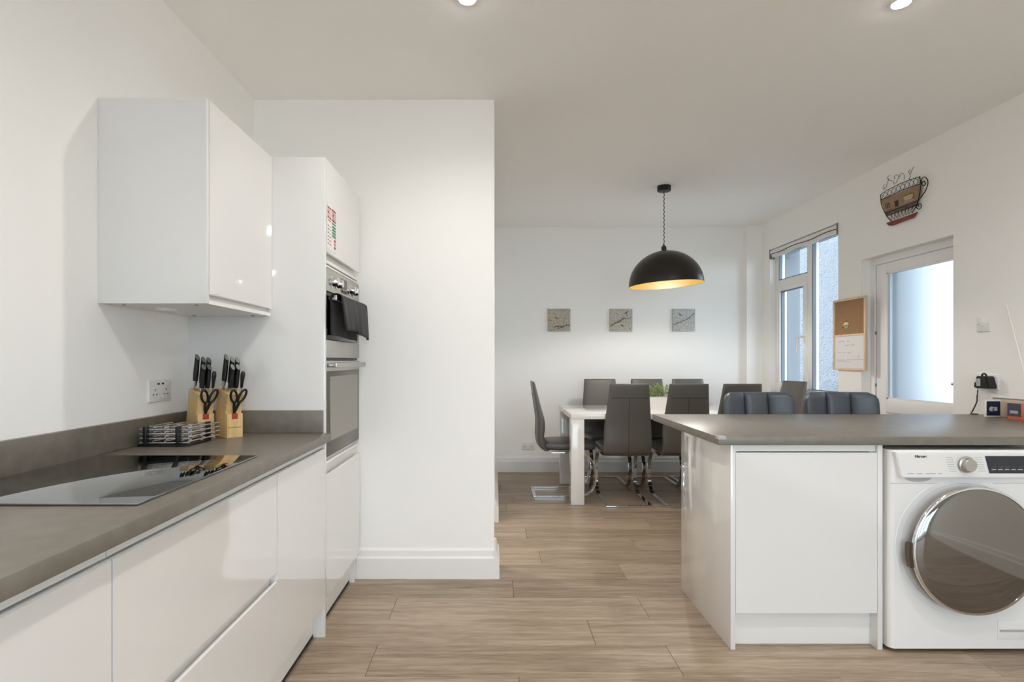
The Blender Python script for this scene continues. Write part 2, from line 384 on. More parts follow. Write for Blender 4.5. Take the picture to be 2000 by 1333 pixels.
# glazed back door
D = thing('door_1', 'white half glazed back door with frosted glass', 'door', (2.96, 3.9, 0), kind='structure')
b = B(); d0, d1 = 2.932, 3.002; DYn = DY0-.088
b.box(d0, d1, DYn, DYn+.05, .03, DZ1-.05, .003).box(d0, d1, DY1-.05, DY1, .03, DZ1-.05, .003).box(d0, d1, DYn, DY1, DZ1-.05, DZ1, .003).box(d0, d1, DYn, DY1, 0, .03, .003)
b.obj('door_frame', 'upvc', D)
b = B(); ly0, ly1, lz1 = DYn+.052, DY1-.056, DZ1-.054; gz0, gz1 = .92, 1.868
e0, e1 = 2.942, 2.992; st = .105
b.box(e0, e1, ly0, ly0+st, .035, lz1, .004).box(e0, e1, ly1-st, ly1, .035, lz1, .004).box(e0, e1, ly0+st, ly1-st, gz1, lz1, .004).box(e0, e1, ly0+st, ly1-st, .82, gz0, .004).box(e0, e1, ly0+st, ly1-st, .035, .14, .004)
b.box(e0+.014, e1-.014, ly0+st, ly1-st, .14, .82)
leaf = b.obj('door_leaf', 'upvc', D)
B().box(2.963, 2.969, ly0+st, ly1-st, gz0, gz1).obj('pane', 'frost', leaf, False)
g = B()
for q in ((ly0+st, ly0+st+.012, gz0, gz1), (ly1-st-.012, ly1-st, gz0, gz1), (ly0+st, ly1-st, gz0, gz0+.012), (ly0+st, ly1-st, gz1-.012, gz1)): g.box(e0+.004, 2.963, *q)
g.obj('glazing_bead', 'upvc', leaf)
B().box(e0-.008, e0, ly0+.03, ly0+.065, .92, 1.14, .003).tube([(e0-.004, ly0+.048, 1.06), (e0-.05, ly0+.048, 1.06), (e0-.055, ly0+.06, 1.06), (e0-.055, ly0+.075, 1.06)], .009, 8).obj('handle', 'steel', leaf)
for z in (.35, 1.02, 1.42): B().cyl((e0-.002, ly1+.003, z-.012), (e0-.002, ly1+.003, z+.012), .006, seg=10).obj('hinge', 'gasket', D)
B().box(e0+.004, e1, ly1+.001, ly1+.005, .04, lz1-.002).obj('seal', 'gasket', D)

# ------------------------------------------------------------------ kitchen, left run
DX = -.739; WZ = .893; WT = .036
def base_unit(name, label, y0, y1, fronts, end=0):
    t = thing(name, label, 'cabinet', (-1.0, (y0+y1)/2, 0))
    z0, z1 = .15, WZ-WT-.001
    b = B().box(XL+.004, DX-.026, y0+.0005, y0+.018, z0, z1).box(XL+.004, DX-.026, y1-.018, y1-.0005, z0, z1).box(XL+.004, DX-.026, y0+.018, y1-.018, z0, z0+.018).box(XL+.004, XL+.012, y0+.018, y1-.018, z0, z1)
    b.box(DX-.030, DX-.012, y0+.0005, y1-.0005, .827, z1)
    b.obj('carcass', 'carcass', t)
    for (a, c) in fronts:
        nm = 'door' if len(fronts) == 1 else 'drawer_front'
        h = c-.034
        prof = [(DX, a), (DX, h), (DX-.004, h+.01), (DX-.004, c-.002), (DX-.008, c), (DX-.024, c), (DX-.024, a)]
        prof = [(DX, a), (DX, c-.003), (DX-.003, c), (DX-.008, c), (DX-.010, c-.03), (DX-.024, c-.034), (DX-.024, a)]
        B().prism(prof, 1, y0+.0018, y1-.0018).obj(nm, 'gloss', t)
        B().box(DX-.030, DX-.026, y0+.018, y1-.018, c-.03, min(c+.03, .826)).obj('grip_rail', 'carcass', t)
    k = B().box(-.81, -.792, y0, y1, .014, .149); k.obj('plinth', 'toe', t)
    B().box(-.812, -.791, y0, y1, .0, .014).obj('plinth_seal', 'black', t)
    return t
base_unit('base_cabinet', 'narrow white gloss base cabinet next to the tall oven unit', 1.89, 2.422, [(.152, .824)])
base_unit('drawer_cabinet', 'wide white gloss pan drawer cabinet under the hob', 1.076, 1.888, [(.49, .824), (.152, .458)])
base_unit('base_cabinet', 'white gloss base cabinet left of the pan drawers at the picture edge', .476, 1.074, [(.152, .824)])
base_unit('base_cabinet', 'white gloss base cabinet beside the viewer', -.124, .474, [(.152, .824)])
base_unit('base_cabinet', 'last white gloss base cabinet behind the viewer', -.724, -.126, [(.152, .824)])

b = B().box(XL+.002, -.711, -.74, 2.4225, WZ-WT, WZ, .003)
wt = b.obj('worktop', 'worktop'); wt['label'] = 'long dark grey worktop with the hob set in it'; wt['category'] = 'worktop'
B().box(XL+.001, XL+.02, -.74, 2.4225, WZ+.0004, WZ+.098, .002).obj('upstand', 'worktop', wt)
B().box(XL+.02, -.745, 2.4035, 2.4225, WZ+.0004, WZ+.098, .002).obj('upstand', 'worktop', wt)

hob = thing('induction_hob', 'black glass hob set into the left worktop', 'hob', (-1.03, 1.5, WZ))
B().box(-1.30, -.771, 1.2, 1.81, WZ+.0006, WZ+.006, .0015).obj('glass', 'hob', hob)

# tall oven unit
TY0, TY1, TZ = 2.424, 3.042, 2.095
tall = thing('tall_oven_unit', 'tall white gloss larder unit housing the double oven', 'cabinet', (-1.03, 2.73, 0))
b = B().box(XL+.001, DX, TY0, TY0+.018, 0, TZ, .001); b.obj('side_panel', 'gloss', tall)
B().box(XL+.001, DX-.024, TY1-.018, TY1, .0, TZ).obj('side_panel', 'gloss', tall)
B().box(XL+.001, DX-.024, TY0+.018, TY1-.018, TZ-.018, TZ).box(XL+.001, XL+.01, TY0+.018, TY1-.018, .15, TZ-.018).box(XL+.01, DX-.05, TY0+.018, TY1-.018, .66, .678).box(XL+.01, DX-.05, TY0+.018, TY1-.018, 1.63, 1.648).box(XL+.01, DX-.024, TY0+.018, TY1-.018, .15, .168).obj('carcass', 'carcass', tall)
y0, y1 = TY0+.0195, TY1-.001
B().prism([(DX-.024, 1.72), (DX-.010, 1.716), (DX-.008, 1.686), (DX-.003, 1.686), (DX, 1.689), (DX, TZ), (DX-.024, TZ)], 1, y0, y1).obj('door', 'gloss', tall)
B().prism([(DX, .16), (DX, .70), (DX-.003, .703), (DX-.008, .703), (DX-.010, .673), (DX-.024, .669), (DX-.024, .16)], 1, y0, y1).obj('door', 'gloss', tall)
B().box(DX-.03, DX-.0255, y0, y1, 1.632, 1.74).box(DX-.022, DX-.002, y0, y1-.03, 1.638, 1.652, .002).box(DX-.022, DX-.006, y0, y1-.01, 1.624, 1.634, .002).obj('grip_rail', 'carcass', tall)
B().box(DX-.03, DX-.0255, y0, y1, .64, .762).box(DX-.022, DX-.003, y0, y1-.04, .748, .762, .002).obj('grip_rail', 'carcass', tall)
B().box(-.81, -.792, TY0+.018, TY1, .014, .158).obj('plinth', 'toe', tall)
B().box(-.812, -.791, TY0+.018, TY1, 0, .014).obj('plinth_seal', 'black', tall)

# sticker chart on the tall door
st_ = thing('sticker_chart', 'small red green and white printed chart stuck on the tall unit door', 'sticker', (DX, 2.5, 1.74))
X0 = DX+.0004
B().box(X0, X0+.0006, 2.452, 2.586, 1.702, 1.902).obj('sheet', 'plastic', st_, False)
M['green'] = mat('green_print', (58, 128, 96), .5); M['dkred'] = mat('dark_red_print', (166, 60, 56), .5); M['dkgrey'] = mat('dark_grey_print', (70, 66, 64), .5); M['pink'] = mat('pink_print', (206, 120, 108), .5)
def sq(y0_, y1_, z0_, z1_, m, nm='print'): B().box(X0+.0006, X0+.001, y0_, y1_, z0_, z1_).obj(nm, m, st_, False)
def digit(y0_, z0_, w_, h_, segs, m):
    th = .007; b = B()
    S = {'t': (0, w_, h_-th, h_), 'm': (0, w_, h_/2-th/2, h_/2+th/2), 'b': (0, w_, 0, th), 'l': (0, th, 0, h_), 'r': (w_-th, w_, 0, h_), 'v': (0, th, 0, h_/2)}
    for s in segs: q = S[s]; b.box(X0+.0006, X0+.001, y0_+q[0], y0_+q[1], z0_+q[2], z0_+q[3])
    b.obj('digit', m, st_, False)
digit(2.458, 1.842, .022, .052, 'tmblr', 'pink'); digit(2.487, 1.842, .026, .052, 'tblr', 'pink')
digit(2.528, 1.842, .024, .055, 'tmblr', 'dkred'); digit(2.556, 1.842, .026, .055, 'tblr', 'dkred')
sq(2.528, 2.552, 1.829, 1.836, 'dkgrey'); sq(2.556, 2.582, 1.829, 1.836, 'dkgrey'); sq(2.46, 2.51, 1.83, 1.836, 'pink')
for i in range(4):
    sq(2.528, 2.552, 1.812-i*.014, 1.823-i*.014, 'green'); sq(2.555, 2.582, 1.812-i*.014, 1.823-i*.014, 'green')
for i in range(3):
    sq(2.556, 2.582, 1.752-i*.016, 1.764-i*.016, 'dkred' if i != 1 else 'pink')
for i in range(6):
    sq(2.458, 2.474, 1.806-i*.016, 1.812-i*.016, 'greyp')
    if i < 3: sq(2.484, 2.512, 1.806-i*.016, 1.811-i*.016, 'lightp')
    else: sq(2.484, 2.512, 1.806-i*.016, 1.811-i*.016, 'pink')

# double oven
ov = thing('double_oven', 'built-in stainless steel double oven in the tall unit', 'oven', (-1.0, 2.73, .779))
oy0, oy1 = TY0+.0205, TY1-.004
B().box(XL+.05, DX-.024, oy0+.01, oy1-.01, .78, 1.615).obj('body', 'darksteel', ov)
pn = B().box(DX-.024, DX-.002, oy0, oy1, 1.517, 1.621, .002).obj('control_panel', 'steel', ov)
for y in (2.535, 2.610, 2.845, 2.915):
    B().lathe([(0, .031), (.016, .031), (.019, .028), (.02, .004), (.026, .002), (.026, 0)], Matrix.Translation((DX-.002, y, 1.567)) @ Matrix.Rotation(PI/2, 4, 'Y'), 24).obj('knob', 'chrome', pn)
B().box(DX-.002, DX-.0005, 2.68, 2.785, 1.535, 1.605).obj('display', 'darksteel', pn)
for y in (2.705, 2.732, 2.76): B().cyl((DX-.001, y, 1.55), (DX+.004, y, 1.55), .007, seg=14).obj('button', 'steel', pn)
gd = B().box(DX-.024, DX-.002, oy0, oy1, 1.302, 1.513, .002).obj('grill_door', 'black_glass', ov)
B().box(DX-.024, DX, oy0, oy1, 1.220, 1.300, .002).obj('door_trim', 'steel', gd)
def handle(z, par):
    b = B().box(DX+.026, DX+.040, oy0+.02, oy1-.02, z-.012, z+.012, .003)
    for y in (oy0+.05, oy1-.06): b.box(DX-.002, DX+.03, y, y+.02, z-.008, z+.008, .002)
    return b.obj('handle', 'steel', par)
handle(1.487, gd)
B().box(DX-.02, DX-.012, oy0, oy1, 1.209, 1.219).obj('vent_strip', 'black', ov)
od = B().box(DX-.024, DX-.002, oy0, oy1, .782, 1.207, .002).obj('oven_door', 'darksteel', ov)
B().box(DX-.002, DX-.0008, oy0+.06, oy1-.035, .845, 1.135).obj('door_glass', 'mirror', od)
B().box(DX-.002, DX+.0, oy0, oy1, 1.16, 1.207, .001).obj('door_trim', 'steel', od)
handle(1.187, od)
B().box(DX-.022, DX-.004, oy0, oy1, .764, .780, .001).obj('base_trim', 'steel', ov)

# tea towel over the upper oven handle
def towel():
    hx, hz, r = DX+.033, 1.487, .0175
    ny, secs = 30, []
    path = []
    for i in range(8): path.append((-.0225-.002, -.17+.17*i/7))       # behind the handle, low to high
    for i in range(9): a = PI-PI*i/8; path.append((.0225*math.cos(a), .0225*math.sin(a)*.7+.003))
    for i in range(11): path.append((.0225+.012*math.sin(i/10*1.2), -.155*i/10))
    t = bmesh.new(); grid = []
    for j in range(ny+1):
        v = j/ny; y = 2.478+.49*v
        row = []
        for i, (dx, dz) in enumerate(path):
            f = max(0, -dz)/.17
            wob = .011*f*math.sin(v*17+1)+.006*f*math.sin(v*31)
            fr = 1 if i > 11 else .25
            xx = hx+dx+wob*fr+(.004 if i > 11 else 0)*f
            yy = y+(.02*f*math.sin(v*9+i*.2))*fr
            zz = hz+dz*(1-.10*math.sin(v*4+.5)*(1 if i > 11 else .3))
            row.append(t.verts.new((max(xx, DX+.0035), yy, zz)))
        grid.append(row)
    for a, c in zip(grid[:-1], grid[1:]):
        for i in range(len(path)-1): t.faces.new((a[i], a[i+1], c[i+1], c[i]))
    bmesh.ops.recalc_face_normals(t, faces=t.faces)
    bb = B(); bb.bm.free(); bb.bm = t
    o = bb.obj('tea_towel', 'towel')
    m = o.modifiers.new('thickness', 'SOLIDIFY'); m.thickness = .004; m.offset = 1
    return o
tw = towel(); tw['label'] = 'black tea towel draped over the upper oven handle'; tw['category'] = 'towel'

# wall cupboard
WX = -.97; CY0, CY1, CZ0, CZ1 = 1.872, 2.4225, 1.40, 2.093
cab = thing('wall_cabinet', 'white gloss wall cupboard hung above the left worktop', 'cabinet', (-1.15, 2.15, CZ0))
B().box(XL+.001, WX, CY0, CY0+.018, CZ0, CZ1, .001).obj('side_panel', 'gloss', cab)
B().box(XL+.001, WX-.022, CY1-.018, CY1, CZ0, CZ1).box(XL+.001, WX-.022, CY0+.018, CY1-.018, CZ1-.018, CZ1).box(XL+.001, XL+.009, CY0+.018, CY1-.018, CZ0+.018, CZ1-.018).obj('carcass', 'carcass', cab)
B().box(XL+.001, WX-.001, CY0+.018, CY1-.012, CZ0, CZ0+.014).obj('base_panel', 'carcass', cab)
B().prism([(WX-.022, CZ0+.066), (WX-.009, CZ0+.062), (WX-.007, CZ0+.032), (WX-.002, CZ0+.032), (WX, CZ0+.035), (WX, CZ1), (WX-.022, CZ1)], 1, CY0+.0205, CY1-.001).obj('door', 'gloss', cab)
B().box(WX-.03, WX-.023, CY0+.018, CY1-.018, CZ0+.014, CZ0+.09).obj('grip_rail', 'carcass', cab)
B().cyl((-1.21, 2.05, CZ0-.011), (-1.21, 2.05, CZ0), .035, seg=28).obj('puck_light', 'plastic', cab)
for x, y in ((-1.28, 1.92), (-1.03, 1.92), (-1.28, 2.37), (-1.03, 2.37)): B().cyl((x, y, CZ0-.002), (x, y, CZ0), .006, seg=10).obj('screw_cap', 'greyp', cab)

# ------------------------------------------------------------------ sockets and switches
def socket(label, mx, usb=False, switchonly=False, wide=.146, grp=None):
    """built facing local -y, width along x, up z"""
    t = thing('light_switch' if switchonly else 'wall_socket', label, 'switch' if switchonly else 'socket'); h = .086; wd = .086 if switchonly else wide
    B().box(-wd/2, wd/2, -.009, 0, -h/2, h/2, .003).obj('plate', 'plastic', t)
    if switchonly:
        B().box(-.010, .010, -.0125, -.009, -.014, .012, .002).obj('rocker', 'plastic', t)
        for s in (-1, 1): B().cyl((s*.03, -.010, 0), (s*.03, -.009, 0), .003, seg=10).obj('screw', 'greyp', t)
    else:
        for s in (-1, 1):
            cx = s*.036
            for (dx, dz, a, c) in ((0, .004, .002, .005), (-.011, -.014, .0045, .002), (.011, -.014, .0045, .002)):
                B().box(cx+dx-a, cx+dx+a, -.0094, -.0088, dz-c, dz+c).obj('pin_hole', 'dkgrey', t, False)
            B().box(s*.012-.006, s*.012+.006, -.0115, -.009, -.034, -.020, .0015).obj('rocker', 'plastic', t)
            if usb: B().box(s*.014-.007, s*.014+.007, -.0096, -.0088, .024, .031).obj('usb_port', 'black', t, False)
    t.matrix_world = mx
    return t
socket('white double wall socket with USB ports above the hob worktop', Matrix.Translation((XL, 2.21, 1.088)) @ Matrix.Rotation(PI/2, 4, 'Z'), usb=True)
socket('white double wall socket low on the far dining wall', Matrix.Translation((.365, YB, .285)))
socket('white double wall socket over the peninsula holding the black charger', Matrix.Translation((XR, 3.225, 1.085)) @ Matrix.Rotation(-PI/2, 4, 'Z'))
socket('white single switch plate on the right wall beside the door', Matrix.Translation((XR, 3.248, 1.42)) @ Matrix.Rotation(-PI/2, 4, 'Z'), switchonly=True)

ch = thing('charger', 'black plug-in charger with pale label and hanging cable', 'charger', (XR-.03, 3.21, 1.08))
B().prism([(3.152, 1.048), (3.244, 1.048), (3.244, 1.060), (3.236, 1.118), (3.172, 1.118), (3.154, 1.060)], 0, XR-.062, XR-.0095, .004).obj('plug_body', 'black', ch)
B().box(XR-.0630, XR-.0618, 3.205, 3.232, 1.060, 1.104).obj('rating_label', 'lightp', ch, False)
B().box(XR-.05, XR-.02, 3.244, 3.262, 1.050, 1.080, .003).obj('clip', 'black', ch)
B().tube([(XR-.035, 3.225, 1.114), (XR-.036, 3.222, 1.128), (XR-.036, 3.21, 1.133), (XR-.036, 3.198, 1.127), (XR-.035, 3.195, 1.114)], .005, 8).obj('loop', 'black', ch)
B().tube([(XR-.036, 3.254, 1.052), (XR-.035, 3.254, 1.03), (XR-.04, 3.252, 1.0), (XR-.036, 3.257, .97), (XR-.05, 3.255, .94), (XR-.07, 3.25, .91), (XR-.085, 3.245, .8975), (XR-.06, 3.22, .897)], .0035, 8).obj('cable', 'black', ch)

# ------------------------------------------------------------------ peninsula
PX = .985; PYF = 2.32; PYB = 2.935
pw = B().box(.925, XR-.002, 2.298, 3.262, WZ-WT, WZ, .003).obj('peninsula_worktop', 'worktop')
pw['label'] = 'dark grey breakfast bar worktop over the washing machine'; pw['category'] = 'worktop'
B().prism([(.9235, 2.2965), (.958, 2.2965), (.958, 2.312), (.946, 2.324), (.9235, 2.324)], 2, WZ-.012, WZ+.0012, .001).obj('corner_guard', 'lightp', pw)
pc = thing('peninsula_cabinet', 'white cabinet with plain door under the breakfast bar end', 'cabinet', (1.3, 2.6, 0))
zt = WZ-WT-.001
B().box(PX, PX+.02, PYF, PYB, 0, zt, .001).obj('end_panel', 'gloss', pc)
B().box(1.598, 1.619, PYF, PYB, 0, zt, .001).obj('side_panel', 'gloss', pc)
B().box(PX+.02, 1.598, PYB-.018, PYB, 0, zt, .001).obj('back_panel', 'gloss', pc)
B().box(PX+.02, 1.598, PYF+.028, PYB-.018, .15, .168).box(PX+.02, PX+.038, PYF+.028, PYB-.018, .168, zt).box(1.58, 1.598, PYF+.028, PYB-.018, .168, zt).obj('carcass', 'carcass', pc)
B().box(PX+.0205, 1.5975, PYF+.014, PYF+.034, .826, zt).obj('grip_rail', 'carcass', pc)
B().prism([(PYF+.001, .153), (PYF+.001, .820), (PYF+.004, .823), (PYF+.009, .823), (PYF+.011, .793), (PYF+.024, .789), (PYF+.024, .153)], 0, PX+.0215, 1.5965).obj('door', 'gloss', pc)
B().box(PX+.02, 1.598, PYF+.05, PYF+.066, 0, .15).obj('plinth', 'toe', pc)
p2 = thing('base_cabinet', 'white base cabinet right of the washing machine against the wall', 'cabinet', (2.55, 2.6, 0))
B().box(2.240, 2.26, PYF, PYB, 0, zt).box(2.26, XR-.003, PYB-.018, PYB, 0, zt).obj('carcass', 'carcass', p2)
B().box(2.262, XR-.004, PYF+.001, PYF+.022, .153, .823, .001).obj('door', 'gloss', p2)
B().box(2.26, XR-.003, PYF+.05, PYF+.066, 0, .15).obj('plinth', 'toe', p2)

# washing machine
wm = thing('washing_machine', 'white front loading washing machine with smoked round door', 'washing machine', (1.93, 2.6, 0))
mx0, mx1, my0, my1, mz1 = 1.632, 2.228, 2.295, 2.86, .838
b = B(); ang = lambda r, a0, a1, n: [(r*math.cos(a0+(a1-a0)*i/n), r*math.sin(a0+(a1-a0)*i/n)) for i in range(n+1)]
R_ = .022
poly = [(mx0+R_+x, my0+R_+y) for x, y in ang(R_, PI, 1.5*PI, 6)]+[(mx1-R_+x, my0+R_+y) for x, y in ang(R_, 1.5*PI, 2*PI, 6)]+[(mx1, my1), (mx0, my1)]
B().prism(poly, 2, .018, mz1).obj('body', 'plastic', wm)
for x in (mx0+.05, mx1-.05):
    for y in (my0+.06, my1-.06): B().cyl((x, y, 0), (x, y, .018), .02, seg=14).obj('foot', 'black', wm)
py = my0-.022
cp = B().prism([(1.640, .832), (2.220, .832), (2.220, .728), (1.668, .728), (1.660, .734)], 1, py, my0+.004, .003).obj('control_panel', 'plastic', wm)
text_obj('Hisense', .0155, 'dkgrey', cp, frame((1.742, py-.0004, .815), (1, 0, 0), (0, 0, 1)), bold=.0006)
for x, wd in ((1.70, .026), (1.737, .024), (1.783, .04), (1.822, .014)):
    B().box(x-wd/2, x+wd/2, py-.0005, py, .7435, .7465).obj('small_print', 'lightp', cp, False)
kx, kz = 1.925, .783
B().lathe([(.030, 0), (.033, .004), (.033, .010), (.027, .012), (.026, .026), (.024, .028), (0, .0285)], Matrix.Translation((kx, py, kz)) @ Matrix.Rotation(PI/2, 4, 'X'), 36).obj('knob', 'steel', cp)
for i in range(7):
    z = .811-i*.0093
    for s in (-1, 1):
        cx = kx+s*(.060-.002*s*0+abs(3-i)*.0) + (i-3)*.0026
        B().box(cx-.014, cx+.014, py-.0005, py, z-.001, z+.001).obj('programme_mark', 'lightp', cp, False)
B().prism([(2.004, .817), (2.205, .817), (2.205, .746), (2.022, .746)], 1, py-.0015, py+.001).obj('display', 'display', cp, False)
for i in range(6):
    B().box(2.03+i*.027, 2.049+i*.027, py-.002, py-.0014, .7605, .7635).obj('touch_mark', 'lightp', cp, False)
    if i < 5: B().box(2.034+i*.027, 2.05+i*.027, py-.002, py-.0014, .7715, .7728).obj('touch_mark', 'greyp', cp, False)
B().prism([(1.69+.115*(.5+.5*math.cos(a)), .7275-.021*math.sin(a)) for a in [PI*i/14 for i in range(15)]], 1, my0-.0012, my0+.002).obj('drawer_grip', 'lightp', wm)
B().box(mx0+.004, mx1-.004, my0-.001, my0+.002, .7005, .702).obj('panel_seam', 'lightp', wm)
# door
dz = .440; dc = 1.940
F = Matrix.Translation((dc, my0, dz)) @ Matrix.Rotation(PI/2, 4, 'X')
B().lathe([(.292, -.003), (.286, .0012), (.262, .0012), (.256, -.003)], F, 72, True).obj('door_surround', 'plastic', wm)
dr = B().lathe([(.205, 0), (.214, .018), (.246, .040), (.258, .050), (.260, .057), (.257, .063), (.2505, .064), (.246, .056), (.2, .02)], F, 72, True).obj('door_ring', 'chrome', wm)
prof = [(.2515*math.cos(a), .058+.030*math.sin(a)) for a in [i*PI/2/12 for i in range(12)]]+[(0, .088)]
B().lathe(prof, F, 72).obj('door_glass', 'doorglass', dr)
b = B()
for i in range(13):
    pass
hp = []
for i in range(15):
    a = PI-.19+.38*i/14+.07; rr = .265
    hp.append((dc+rr*math.cos(a), my0-.046, dz+rr*math.sin(a)))
b.tube(hp, 0, rect=(.014, .022), up=(0, 1, 0)); b.obj('door_handle', 'darksteel', dr)
fb = B().box(2.075, 2.19, my0-.003, my0+.002, .058, .135, .001).obj('filter_flap', 'plastic', wm)
B().box(2.082, 2.184, my0-.0045, my0-.003, .088, .098).obj('flap_grip', 'lightp', fb, False)

# things along the wall on the peninsula
t = thing('carton', 'small navy carton with picture of a silver dial on the breakfast bar', 'box', (2.80, 3.12, WZ))
B().box(2.738, 2.824, 3.10, 3.112, WZ, WZ+.096, .002).obj('carton_body', 'plastic', t)
M['navy'] = mat('navy_print', (14, 30, 62), .4); M['silver'] = mat('silver_print', (176, 182, 190), .4); M['orange'] = mat('orange_print', (206, 112, 70), .5); M['tan'] = mat('tan_card', (196, 178, 160), .7); M['plum'] = mat('plum_print', (70, 66, 84), .5)
B().box(2.743, 2.819, 3.0988, 3.1004, WZ+.008, WZ+.088, .0006).obj('front_label', 'navy', t, False)
B().cyl((2.770, 3.0984, WZ+.045), (2.770, 3.0989, WZ+.045), .014, seg=20).box(2.775, 2.802, 3.0984, 3.0989, WZ+.034, WZ+.056).obj('dial_print', 'silver', t, False)
t = thing('long_carton', 'long tan carton standing against the wall behind the orange packet', 'box', (2.84, 3.0, WZ))
B().box(2.838, 2.858, 2.70, 3.17, WZ, WZ+.102, .002).obj('carton_body', 'tan', t)
B().box(2.8375, 2.8585, 2.70, 3.17, WZ+.099, WZ+.104, .001).obj('lid_edge', 'greyp', t)
t = thing('food_packet', 'orange and plum coloured packet behind the loaf on the breakfast bar', 'packet', (2.78, 2.9, WZ))
B().box(2.745, 2.828, 2.80, 2.975, WZ, WZ+.088, .002).obj('packet_body', 'orange', t)
B().box(2.7435, 2.7455, 2.9, 2.9755, WZ+.02, WZ+.088).obj('printed_panel', 'plum', t, False)
B().box(2.7425, 2.7437, 2.915, 2.96, WZ+.035, WZ+.05).obj('printed_word', 'lightp', t, False)
# loaf in a clear bag
t = thing('bread_bag', 'bag of golden brown rolls at the right edge of the breakfast bar', 'bread', (2.74, 2.62, WZ))
M['bread'] = mat('bread_crust', (196, 162, 104), .5, var=.25, vscale=30, bump=.3, bscale=60)
for i, (x, y, z, r) in enumerate(((2.66, 2.70, .028, .03), (2.72, 2.70, .03, .032), (2.69, 2.69, .062, .028), (2.67, 2.62, .03, .032), (2.74, 2.62, .032, .034), (2.70, 2.63, .066, .03))):
    B().lathe([(0, -r*.95)]+[(r*1.15*math.cos(a), r*.9*math.sin(a)) for a in [-PI/2+PI*k/8 for k in range(1, 8)]]+[(0, r*.95)], Matrix.Translation((x, y, WZ+z+.006)) @ Matrix.Rotation(.1*i, 4, 'X'), 16).obj('roll', 'bread', t)
# leaning rod
rd = B().tube([(2.815, 2.885, WZ), (XR-.004, 3.105, 1.52)], .0042, 8).obj('pull_rod', 'skirt')
rd['label'] = 'thin white rod leaning against the right wall'; rd['category'] = 'rod'

